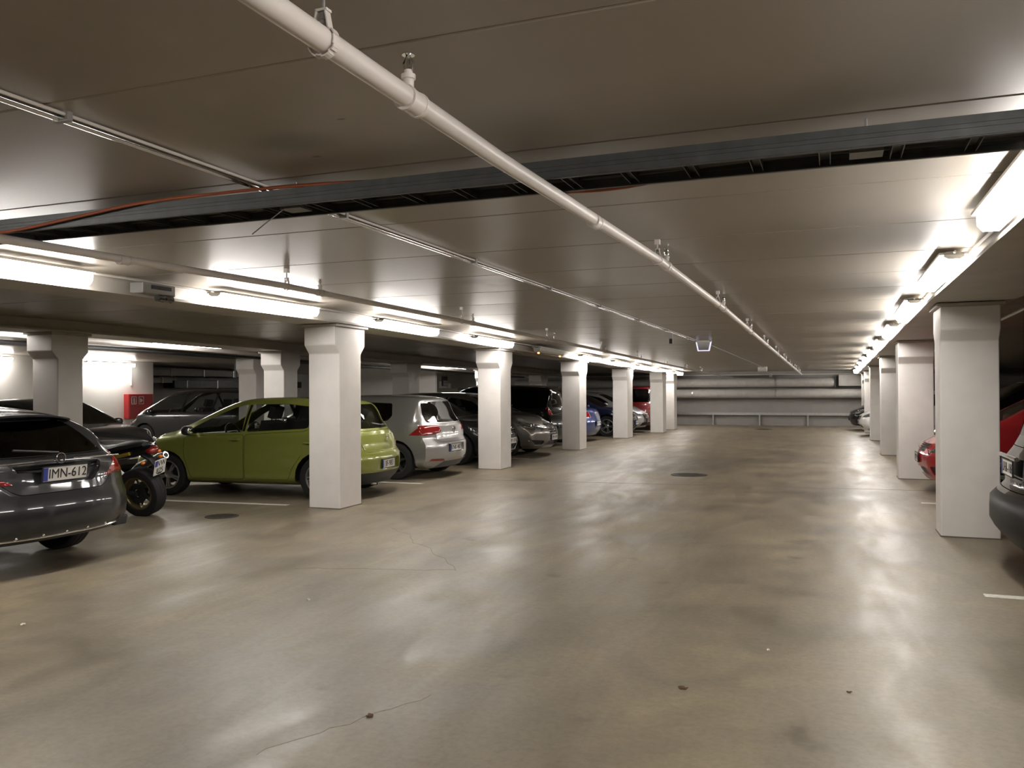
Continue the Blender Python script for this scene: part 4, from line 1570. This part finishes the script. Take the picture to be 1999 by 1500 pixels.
MB().tube([(-1.84, -.1, 1.02), (-1.80, .2, 1.06)], .012, 6).build('rear_wiper', BLACKP, car)
MB().add(*ell((-1.84, -.1, 1.02), .03, .05, .025)).build('wiper_motor', BLACKP, car, smooth=True)
MB().lathe([(.02, 0), (.024, 0), (.024, .09), (.02, .09)], 12, 'x', (-2.0, .45, .21)).build('exhaust_tip', CHROME, car)

# silver three-door hatchback
top = [(x * 4.26, z * 1.45) for x, z in PROF['hatch']]
belt = [(-2.13, .985), (0, .95), (2.13, .86)]
golf = dict(L=4.26, W=1.79, top=top, belt=belt, front=FRONT, kf=.34, kr=.24, ns=72,
    rear=[(.19, -.14), (.30, -.04), (.40, 0), (.60, 0), (.645, -.015), (.68, -.06), (.78, -.055), (.93, -.10), (1.1, -.15)],
    paint=P_SILVER, ax=(1.26, -1.37), R=.316, spokes=5, rstyle='single', rim=RIMD,
    win=autowin(top, belt, [(1.04, -.25)]) + [[(-.34, .985), (-1.20, 1.01), (-1.27, 1.10), (-1.20, 1.31), (-.34, 1.345)]],
    ws=[(-.66, .99), (.66, .99), (.54, 1.37), (-.54, 1.37)], ws_lim=(-.2, 1.4),
    rw=[(-.68, .975), (.68, .975), (.58, 1.335), (-.58, 1.335)], rw_lim=(-2.3, -1.5),
    mirror=(.85, 1.0), cowl=1.06, handle_z=.83,
    lamps=[('front', [(.45, .62), (.85, .68), (.86, .80), (.62, .77)], CLEARL, 'headlight'),
           ('rear', [(.40, .845), (.47, .80), (.62, .775), (.93, .765), (.93, .93), (.46, .925)], REDL, 'tail_light'),
           ('side', [(-2.2, .765), (-1.62, .765), (-1.83, .925), (-2.2, .93)], REDL, 'tail_light')],
    recess=[('front', [(-.45, .56), (.45, .56), (.47, .63), (-.47, .63)], BLACKP, 'grille', -.03),
            ('rear', [(-.34, .455), (.34, .455), (.34, .60), (-.34, .60)], P_SILVER, 'plate_recess', -.03),
            ('rear', [(.36, .305), (.76, .325), (.70, .36), (.42, .35)], REDL, 'reflector_strip', -.004),
            ('rear', [(-.36, .305), (-.76, .325), (-.70, .36), (-.42, .35)], REDL, 'reflector_strip', -.004)],
    trim=[('rear', [(-.62, .15), (.62, .15), (.40, .30), (-.40, .30)], 1, None)], trim_mat=mat('grey_plastic', (.10, .10, .10), .5),
    panels=[('side', [(.98, .92), (.96, .50), (.84, .27), (-.30, .27), (-.30, .935)], 'door'),
            ('rear', [(-.50, .635), (.50, .635), (.56, .70), (.585, .77), (.66, .955), (-.66, .955), (-.585, .77), (-.56, .70)], 'tailgate'),
            ('top', [(1.17, -.64), (1.98, -.55), (1.98, .55), (1.17, .64)], 'bonnet')],
    interior=True, glass=GLASS, glass_r=GLASSM)
car, body, sh = make_car('hatchback_car', 'silver hatchback with red tail lights parked behind the green one', golf, (-6.24 - 2.13, 13.53), PI)
number_plate(car, (-2.105, 0, .525), -1, 'KNK-487')
badge(car, 'vw', (-2.075, 0, .845), -1, .055)
tx = link('model_lettering', text_mesh('GOLF', .06, CHROME), car)
tx.location = (-2.045, .36, .735)
tx.rotation_euler = (PI / 2, 0, -PI / 2)
MB().tube([(-1.99, -.1, 1.0), (-1.95, .35, 1.03)], .011, 6).build('rear_wiper', BLACKP, car)

# dark grey estate car, rear towards the aisle
top = [(-2.315, .90), (-2.285, .955), (-2.10, 1.055), (-1.82, 1.20), (-1.60, 1.305), (-1.38, 1.36), (-.9, 1.41), (-.3, 1.435), (.1, 1.42), (.4, 1.36), (.8, 1.16), (1.1, 1.0), (1.3, .955), (1.8, .88), (2.15, .76), (2.315, .64)]
belt = [(-2.315, 1.0), (-1.0, .985), (0, .955), (1.2, .90), (2.315, .8)]
merc = dict(L=4.63, W=1.78, top=top, belt=belt, front=FRONT, kf=.36, kr=.27, pr=.09, ns=76,
    rear=[(.28, -.10), (.34, -.03), (.42, 0), (.58, -.005), (.66, -.035), (.70, -.06), (.80, -.07), (.92, -.10), (1.0, -.13), (1.2, -.16)],
    paint=P_GREY, ax=(1.385, -1.315), R=.325, spokes=5, rstyle='twin', tw=.225, zf=.285,
    win=autowin(top, belt, [(1.0, -.12), (-.19, -.95), (-1.02, -1.6)]),
    ws=[(-.64, .99), (.64, .99), (.52, 1.36), (-.52, 1.36)], ws_lim=(-.2, 1.4),
    rw=[(-.62, .995), (.62, .995), (.45, 1.285), (-.45, 1.285)], rw_lim=(-2.4, -1.2), tum=.72, 
    mirror=(.85, 1.0), cowl=1.08, handle_z=.82,
    lamps=[('front', [(.45, .60), (.85, .68), (.86, .78), (.62, .76)], CLEARL, 'headlight'),
           ('rear', [(.45, .775), (.92, .79), (.92, .94), (.80, .985), (.68, .92), (.56, .83)], REDL, 'tail_light'),
           ('side', [(-2.4, .79), (-2.02, .82), (-1.98, .88), (-2.10, .95), (-2.4, .975)], REDL, 'tail_light')],
    recess=[('front', [(-.40, .50), (.40, .50), (.42, .64), (-.42, .64)], BLACKP, 'grille', -.03),
            ('rear', [(-.44, .925), (.44, .925), (.40, .84), (.30, .755), (-.30, .755), (-.40, .84)], P_GREY, 'plate_recess', -.045)],
    panels=[('side', [(.95, .90), (.93, .50), (.82, .25), (-.16, .25), (-.16, .93)], 'door'),
            ('side', [(-.17, .25), (-.17, .93), (-.98, .96), (-1.0, .70), (-.85, .27)], 'door'),
            ('rear', [(-.42, .685), (.42, .685), (.51, .74), (.60, .84), (.67, .95), (.64, .99), (-.64, .99), (-.67, .95), (-.60, .84), (-.51, .74)], 'tailgate'),
            ('top', [(1.22, -.62), (2.1, -.52), (2.1, .52), (1.22, .62)], 'bonnet')],
    interior=True, glass=GLASS, glass_r=GLASSD)
car, body, sh = make_car('estate_car', 'dark grey estate car with star badge at the left edge', merc, (-6.12 - 2.315, 5.36), PI)
number_plate(car, (-2.245, 0, .842), -1, 'IMN-612', tilt=-.10)
badge(car, 'star', (-2.195, 0, .966), -1, .046)
MB().tube([(-2.215, -.60, .955), (-2.222, -.1, .958)], .006, 6).build('handle_strip', CHROME, car)
MB().tube([(-2.215, .60, .955), (-2.222, .1, .958)], .006, 6).build('handle_strip', CHROME, car)
# roof spoiler
b = MB()
n = 12
vs = []
for k in range(n + 1):
    y = -.53 + 1.06 * k / n
    cv_ = .045 * (abs(y) / .53) ** 2.5
    for (x, z) in ((-1.42, 1.352 - cv_ * .6), (-1.74, 1.335 - cv_), (-1.755, 1.318 - cv_), (-1.60, 1.285 - cv_)):
        vs.append((x + .06 * (abs(y) / .56) ** 2, y, z))
fs = [(k * 4 + j, k * 4 + (j + 1) % 4, k * 4 + 4 + (j + 1) % 4, k * 4 + 4 + j) for k in range(n) for j in range(4)] + [(0, 1, 2, 3), tuple(n * 4 + j for j in (3, 2, 1, 0))]
b.add(vs, fs).build('roof_spoiler', P_GREY, car, smooth=True)
pth = []
for k in range(21):
    y = -.78 + 1.56 * k / 20
    pth.append((-2.268 + .27 * (abs(y) / .89) ** 2.6, y, .325))
MB().tube(pth, .009, 6).build('chrome_strip', CHROME, car, smooth=True)
for k in range(5):  # chrome beads added to imitate glints of reflected light along the strip
    y = -.42 + .22 * k
    MB().add(*ell((-2.285 + .27 * (abs(y) / .89) ** 2.6, y, .345), .011, .011, .011)).build('glint_bead', mat('glint_chrome', (.95, .95, .95), .15, 1), car, smooth=True)
for sg in (1, -1):
    ex = MB().prism([(sg * .60, .285), (sg * .75, .285), (sg * .77, .375), (sg * .60, .375)], -2.165, -2.0, 'x').build('exhaust_tip', DARKM, car)
    bevel(ex, .015)
    MB().prism([(sg * .62, .30), (sg * .735, .30), (sg * .75, .36), (sg * .62, .36)], -2.168, -2.155, 'x').build('exhaust_opening', BLACKP, ex)
MB().tube([(-2.165, 0, 1.015), (-2.12, .40, 1.055)], .011, 6).build('rear_wiper', BLACKP, car)

# dark grey estate, nose to the aisle, rings on its grille
sp = tmpl('wagon', 4.70, 1.83, 1.44, P_DGREY, 2.81, .87, R=.325, rim=RIMD, spokes=5, rstyle='single', interior=True, glass=GLASS)
sp['recess'] = [('front', [(-.35, .70), (.35, .70), (.34, .45), (.24, .29), (-.24, .29), (-.34, .45)], BLACKP, 'grille', -.02),
                ('front', [(.45, .26), (.78, .28), (.76, .38), (.50, .38)], BLACKP, 'lower_intake', -.03), ('front', [(-.45, .26), (-.78, .28), (-.76, .38), (-.50, .38)], BLACKP, 'lower_intake', -.03)]
sp['grille_bars'], sp['grille_mat'] = 6, DARKM
car, body, sh = make_car('estate_car', 'dark grey car with four-ring grille half hidden by the second left column', sp, (-6.28 - 2.35, 16.42), 0)
b = MB()
fr = [(-.36, .705), (.36, .705), (.35, .45), (.25, .28), (-.25, .28), (-.35, .45), (-.36, .705)]
b.tube([(2.362 - .34 * (abs(y) / .915) ** 2.4 + np.interp(z, *zip(*FRONT)), y, z) for y, z in fr], .014, 6).build('grille_surround', CHROME, car, smooth=True)
number_plate(car, (2.345, 0, .47), 1, None)
badge(car, 'rings', (2.30, 0, .625), 1, .062)
pth = [(2.345 - .34 * (abs(y) / .915) ** 2.4 - .10, y, .235) for y in np.linspace(-.75, .75, 15)]
MB().tube(pth, .012, 6).build('lip_trim', CHROME, car, smooth=True)

# warm grey estate, nose to the aisle
sp = tmpl('wagon', 4.63, 1.865, 1.48, P_VOLVO, 2.776, .90, R=.325, interior=True, glass=GLASS)
sp['recess'] = [('front', [(-.31, .73), (.31, .73), (.27, .53), (.20, .50), (-.20, .50), (-.27, .53)], BLACKP, 'grille', -.025),
                ('front', [(-.40, .25), (.40, .25), (.30, .36), (-.30, .36)], BLACKP, 'lower_intake', -.04),
                ('front', [(.46, .27), (.70, .28), (.86, .40), (.50, .37)], BLACKP, 'fog_recess', -.03), ('front', [(-.46, .27), (-.70, .28), (-.86, .40), (-.50, .37)], BLACKP, 'fog_recess', -.03)]
sp['lamps'] = [('front', [(.42, .63), (.60, .60), (.93, .72), (.93, .84), (.75, .79), (.50, .73)], CLEARL, 'headlight'), ('rear', [(.66, .6), (.93, .6), (.9, 1.0), (.74, 1.0)], REDL, 'tail_light')]
sp['grille_bars'] = 4
car, body, sh = make_car('estate_car', 'warm grey car with diagonal grille badge facing the aisle', sp, (-6.06 - 2.315, 18.58), 0)
number_plate(car, (2.312, 0, .43), 1, None)
badge(car, 'arrow', (2.285, 0, .625), 1, .05)
for sg in (1, -1):
    MB().tube([(2.28 - .34 * (y / .93) ** 2.4 - .03, sg * y, z) for y, z in ((.46, .285), (.60, .265), (.72, .275), (.86, .39))], .01, 6).build('fog_trim', CHROME, car, smooth=True)

# black van-like car, rear to the aisle
sp = tmpl('mpv', 4.45, 1.80, 1.66, P_BLACK, 2.75, .90, R=.32)
sp['lamps'][1] = ('rear', [(.70, .86), (.93, .86), (.93, 1.18), (.80, 1.18)], REDL, 'tail_light')
sp['lamps'].append(('side', [(-2.4, .86), (-2.08, .88), (-2.12, 1.12), (-2.4, 1.18)], REDL, 'tail_light'))
car, body, sh = make_car('minivan_car', 'black minivan with red tail light behind the warm grey car', sp, (-6.72 - 2.225, 21.86), PI)
number_plate(car, (-2.22, 0, .55), -1, None)
for sg in (1, -1):
    MB().tube([(-1.75, sg * .60, 1.60), (-1.0, sg * .63, 1.645), (.2, sg * .62, 1.645), (.5, sg * .60, 1.61)], .014, 6).build('roof_rail', CHROME, car, smooth=True)

# blue saloon rear
sp = tmpl('sedan', 4.50, 1.78, 1.45, P_BLUE, 2.65, .90, R=.315)
sp['lamps'][1] = ('rear', [(.50, .72), (.93, .72), (.93, .88), (.55, .88)], REDL, 'tail_light')
car, body, sh = make_car('saloon_car', 'blue saloon with its rear to the aisle beyond the third column', sp, (-6.45 - 2.25, 24.0), PI)
number_plate(car, (-2.245, 0, .53), -1, None)
badge(car, 'round', (-2.16, 0, .82), -1, .045)

# navy saloon with large wheels, nose out
sp = tmpl('sedan', 4.62, 1.82, 1.43, P_NAVY, 2.80, .80, R=.335, spokes=5, rstyle='vee')
car, body, sh = make_car('saloon_car', 'navy blue car with large alloy wheels behind the fourth left column', sp, (-6.02 - 2.31, 27.25), 0)
number_plate(car, (2.31, 0, .43), 1, None)
badge(car, 'round', (2.27, 0, .66), 1, .04)

# silver car front
sp = tmpl('hatch', 4.2, 1.74, 1.45, P_LSIL, 2.51, .87, R=.31)
car, body, sh = make_car('hatchback_car', 'light silver car front far down the left row', sp, (-6.1 - 2.1, 29.42), 0)
number_plate(car, (2.10, 0, .42), 1, None)
badge(car, 'vw', (2.06, 0, .60), 1, .05)
# red van rear
sp = tmpl('mpv', 4.3, 1.80, 1.66, P_DRED, 2.7, .88, R=.315, glass=GLASSM)
car, body, sh = make_car('minivan_car', 'dark red van with its rear to the viewer behind the light silver car', sp, (-6.92, 30.6 + 2.15), PI / 2)
number_plate(car, (-2.145, 0, .55), -1, None)

# right row
sp = tmpl('suv', 4.45, 1.82, 1.66, P_BLACK, 2.64, .92, R=.345, zf=.25)
sp['rear'] = [(.25, -.14), (.34, -.05), (.42, 0), (.60, 0), (.66, -.02), (.675, -.12), (.80, -.12), (.95, -.13), (1.1, -.17)]
sp['lamps'][1] = ('rear', [(.70, .72), (.93, .72), (.93, .98), (.74, .99)], mat('smoked_lens', (.02, .015, .016), .08, coat=1), 'tail_light')
sp['recess'] = [sp['recess'][0], ('rear', [(-.36, .80), (.36, .80), (.36, .96), (-.36, .96)], P_BLACK, 'plate_recess', -.02)]
sp['trim'] = [('rear', [(-.95, .2), (.95, .2), (.95, .668), (-.95, .668)], 1, None)]
sp['trim_mat'] = mat('worn_bumper_plastic', (.012, .012, .012), .42, var=.2, scale=30, spec=.25)
sp['panels'].append(('rear', [(-.66, .70), (.66, .70), (.69, 1.05), (-.69, 1.05)], 'tailgate'))
car, body, sh = make_car('suv_car', 'black tall car at the right edge with wide rear bumper', sp, (1.25 + 2.225, 7.92), 0)
number_plate(car, (-2.125, 0, .875), -1, 'UHR-186')
MB().tube([(-2.118, -.34, .965), (-2.118, .34, .965)], .018, 8).build('chrome_strip', CHROME, car, smooth=True)

sp = tmpl('hatch', 4.28, 1.77, 1.55, P_RED, 2.58, .86, R=.315, glass=GLASS, interior=True)
sp['recess'] = [('front', [(-.34, .60), (.34, .60), (.44, .72), (-.44, .72)], BLACKP, 'grille', -.02), ('front', [(-.5, .25), (.5, .25), (.42, .38), (-.42, .38)], BLACKP, 'lower_intake', -.03),
                ('front', [(.56, .27), (.80, .29), (.80, .40), (.56, .40)], BLACKP, 'fog_recess', -.02), ('front', [(-.56, .27), (-.80, .29), (-.80, .40), (-.56, .40)], BLACKP, 'fog_recess', -.02)]
car, body, sh = make_car('hatchback_car', 'red car nosing out behind the nearest right column', sp, (1.19 + 2.14, 13.95), PI)
number_plate(car, (2.145, 0, .50), 1, None)
badge(car, 's', (2.11, 0, .66), 1, .045)
sp = tmpl('sedan', 4.6, 1.81, 1.46, P_WHITE, 2.69, .90, R=.316)
car, body, sh = make_car('saloon_car', 'white car nosing out far down the right row', sp, (.78 + 2.3, 29.4), PI)
number_plate(car, (2.295, 0, .43), 1, None)
sp = tmpl('hatch', 4.2, 1.76, 1.48, P_BLACK, 2.6, .87, R=.316)
car, body, sh = make_car('hatchback_car', 'black car front beyond the white car, farthest on the right', sp, (.55 + 2.1, 32.9), PI)
number_plate(car, (2.095, 0, .43), 1, None)
sp = tmpl('mpv', 4.7, 1.9, 1.72, P_BLACK, 2.9, .9, R=.33)
car, body, sh = make_car('minivan_car', 'black van in the dark beyond the red car on the right', sp, (1.6 + 2.35, 17.7), PI)
number_plate(car, (2.345, 0, .45), 1, None)

# second row on the left
sp = tmpl('sedan', 4.6, 1.80, 1.42, P_BLACK, 2.7, .88, R=.32)
car, body, sh = make_car('saloon_car', 'black car with shiny bonnet behind the motorcycle', sp, (-11.3 - 2.3, 11.25), 0)
number_plate(car, (2.295, 0, .43), 1, None)
sp = tmpl('wagon', 4.6, 1.80, 1.52, P_BLACK, 2.7, .88, R=.32)
car, body, sh = make_car('estate_car', 'dark car roof showing behind the dark grey estate', sp, (-11.2 - 2.3, 8.0), 0)
number_plate(car, (2.295, 0, .43), 1, None)
sp = tmpl('mpv', 4.55, 1.80, 1.60, P_DGREY, 2.76, .92, R=.325, glass=GLASS, interior=True)
car, body, sh = make_car('minivan_car', 'dark grey minivan before the red fire cabinet', sp, (-15.9, 18.3), PI)
number_plate(car, (2.27, 0, .45), 1, None)
# ------------------------------------------------------------------ motorcycle leaning on its side stand
YEL = mat('yellow_frame_paint', (.42, .30, .03), .35, .2, var=.1, coat=.5)
GOLD = mat('dull_gold_rim', (.24, .19, .09), .4, .7, var=.15)
bike = empty('motorcycle', (-8.68, 8.02, 0), PI)
bike.rotation_euler = (math.radians(-11), 0, PI + math.radians(4))
tag(bike, 'black and yellow motorcycle leaning between the dark estate and the green car', 'motorcycle')
def bike_wheel(name, x, R, wd):
    wv = link(name, tyre_mesh(R, wd), bike, (x, 0, R))
    ri = R * .66
    b = MB().lathe([(ri + .004, -wd * .42), (ri + .004, wd * .42), (ri - .014, wd * .42), (ri - .03, wd * .25), (ri - .03, -wd * .25), (ri - .014, -wd * .42)], 32, 'y', closed=True)
    b.build('rim', GOLD, wv, smooth=True)
    b = MB().lathe([(0, -.06), (.045, -.06), (.045, .06), (0, .06)], 16, 'y')
    for k in range(5):
        a = 2 * PI * k / 5
        for sg in (-1, 1):
            b.tube([(.03 * math.cos(a), sg * .03, .03 * math.sin(a)), ((ri - .02) * math.cos(a + .12 * sg), sg * .012, (ri - .02) * math.sin(a + .12 * sg))], .012, 6)
    b.build('spokes', DARKM, wv, smooth=True)
    MB().lathe([(.05, .065), (.125, .065), (.125, .072), (.05, .072)], 24, 'y').build('sprocket', DARKM, wv)
    MB().lathe([(.05, -.072), (.12, -.072), (.12, -.066), (.05, -.066)], 24, 'y').build('brake_disc', GALV, wv)
    return wv
bike_wheel('rear_wheel', -.70, .305, .19)
bike_wheel('front_wheel', .72, .30, .12)
b = MB()
for sg in (1, -1):
    b.tube([(-.72, sg * .12, .31), (-.35, sg * .12, .36), (-.10, sg * .09, .42)], [.028, .034, .03], 8)
b.box(-.32, -.22, -.12, .12, .33, .39)
b.build('swingarm', DARKM, bike, smooth=True)
for sg in (1, -1):
    MB().tube([(.50, sg * .07, .86), (.25, sg * .13, .80), (-.05, sg * .13, .62), (-.12, sg * .11, .42)], .026, 8).build('frame_spar', YEL, bike, smooth=True)
    MB().tube([(-.02, sg * .13, .66), (-.35, sg * .135, .745), (-.70, sg * .115, .82)], .021, 8).build('subframe_tube', YEL, bike, smooth=True)
b = MB().add(*ell((.12, 0, .42), .22, .16, .20, 14, 8, .7)).add(*ell((.22, 0, .60), .12, .14, .13, 12, 6, .7))
for k in range(5):
    b.box(.10, .34, -.15, .15, .52 + k * .035, .53 + k * .035)
b.build('engine', DARKM, bike, smooth=True)
MB().add(*ell((.17, 0, .90), .30, .17, .13, 16, 10, .85)).build('fuel_tank', P_BLACK, bike, smooth=True)
def loft(secs, n=14):
    vs, fs = [], []
    for (x, z, hy, hz) in secs:
        for k in range(n):
            a = 2 * PI * k / n
            e = lambda t: math.copysign(abs(t) ** .75, t)
            vs.append((x, hy * e(math.cos(a)), z + hz * e(math.sin(a))))
    for i in range(len(secs) - 1):
        for k in range(n):
            k2 = (k + 1) % n
            fs.append((i * n + k, i * n + k2, (i + 1) * n + k2, (i + 1) * n + k))
    fs += [tuple(range(n)), tuple((len(secs) - 1) * n + k for k in range(n))]
    return MB().add(vs, fs)
loft([(-.02, .82, .09, .04), (-.12, .815, .14, .055), (-.35, .835, .15, .05), (-.55, .885, .12, .05), (-.78, .915, .10, .035), (-.86, .92, .07, .02)]).build('seat', mat('bike_seat_vinyl', (.014, .014, .015), .4, bump=.05), bike, smooth=True)
loft([(-.20, .74, .12, .05), (-.45, .78, .12, .06), (-.70, .82, .10, .07), (-.90, .86, .085, .05), (-.96, .875, .06, .03)]).build('tail_unit', P_BLACK, bike, smooth=True)
MB().add(*ell((-.94, 0, .845), .07, .085, .045, 14, 8, .8)).build('tail_light', REDL, bike, smooth=True)
MB().add(*ell((-.985, -.06, .815), .03, .03, .025, 10, 6)).build('tail_reflector', AMBER, bike, smooth=True)
hg = loft([(-.80, .80, .06, .04), (-.92, .72, .05, .03), (-.99, .62, .045, .02), (-1.0, .56, .04, .012)]).build('rear_mudguard', BLACKP, bike, smooth=True)
for sg in (1, -1):
    st = MB().tube([(-.90, 0, .72), (-.91, sg * .13, .72)], .008, 6).build('indicator_stalk', BLACKP, bike)
    MB().add(*ell((-.915, sg * .155, .72), .028, .035, .022, 12, 6)).build('indicator', AMBER, st, smooth=True)
pl = MB().box(-.003, .003, -.10, .10, -.10, .10).build('number_plate', PLATEW, bike)
pl.location = (-1.02, 0, .635)
pl.rotation_euler = (0, math.radians(18), PI)
MB().box(.003, .0045, -.095, -.05, .015, .09).build('blue_band', PLATEB, pl)
for s_, y, z in (('VW', .02, .045), ('875', 0, -.05)):
    l_ = link('lettering', text_mesh(s_, .098, INK, sx=.85), pl)
    l_.location = (.0045, y, z)
    l_.rotation_euler = (PI / 2, 0, PI / 2)
ex = MB().tube([(.05, -.14, .30), (-.25, -.17, .36), (-.45, -.20, .52)], .024, 10).tube([(-.42, -.20, .50), (-.52, -.21, .56), (-.88, -.22, .70), (-.93, -.22, .715)], [.03, .052, .055, .045], 14).build('exhaust', GALV, bike, smooth=True)
MB().tube([(-.925, -.22, .712), (-.945, -.22, .72)], [.05, .046], 14).build('exhaust_end', CHROME, ex, smooth=True)
MB().tube([(-.94, -.22, .7185), (-.95, -.22, .7225)], .028, 12).build('exhaust_hole', BLACKP, ex, smooth=True)
for sg in (1, -1):
    MB().tube([(.72, sg * .10, .30), (.50, sg * .10, .92)], .022, 10).build('fork_leg', GOLD, bike, smooth=True)
MB().tube([(.44, -.36, .98), (.50, -.18, 1.02), (.50, .18, 1.02), (.44, .36, .98)], .013, 8).build('handlebar', BLACKP, bike, smooth=True)
MB().add(*ell((.62, 0, .90), .09, .10, .11, 12, 8)).build('headlight', CLEARL, bike, smooth=True)
MB().tube([(.0, .10, .30), (-.06, .26, .03)], .010, 6).tube([(-.05, .25, .03), (-.10, .27, .015)], .012, 6).build('side_stand', DARKM, bike)
b = MB()
for k in range(9):
    a0 = math.radians(60 + 60 * k / 8)
    pass
loft([(.45, .58, .07, .012), (.60, .625, .075, .012), (.72, .635, .075, .012), (.86, .60, .07, .012), (.95, .53, .06, .012)]).build('front_mudguard', P_BLACK, bike, smooth=True)
MB().box(-.02, .02, .10, .16, .34, .37).build('foot_peg', GALV, bike)
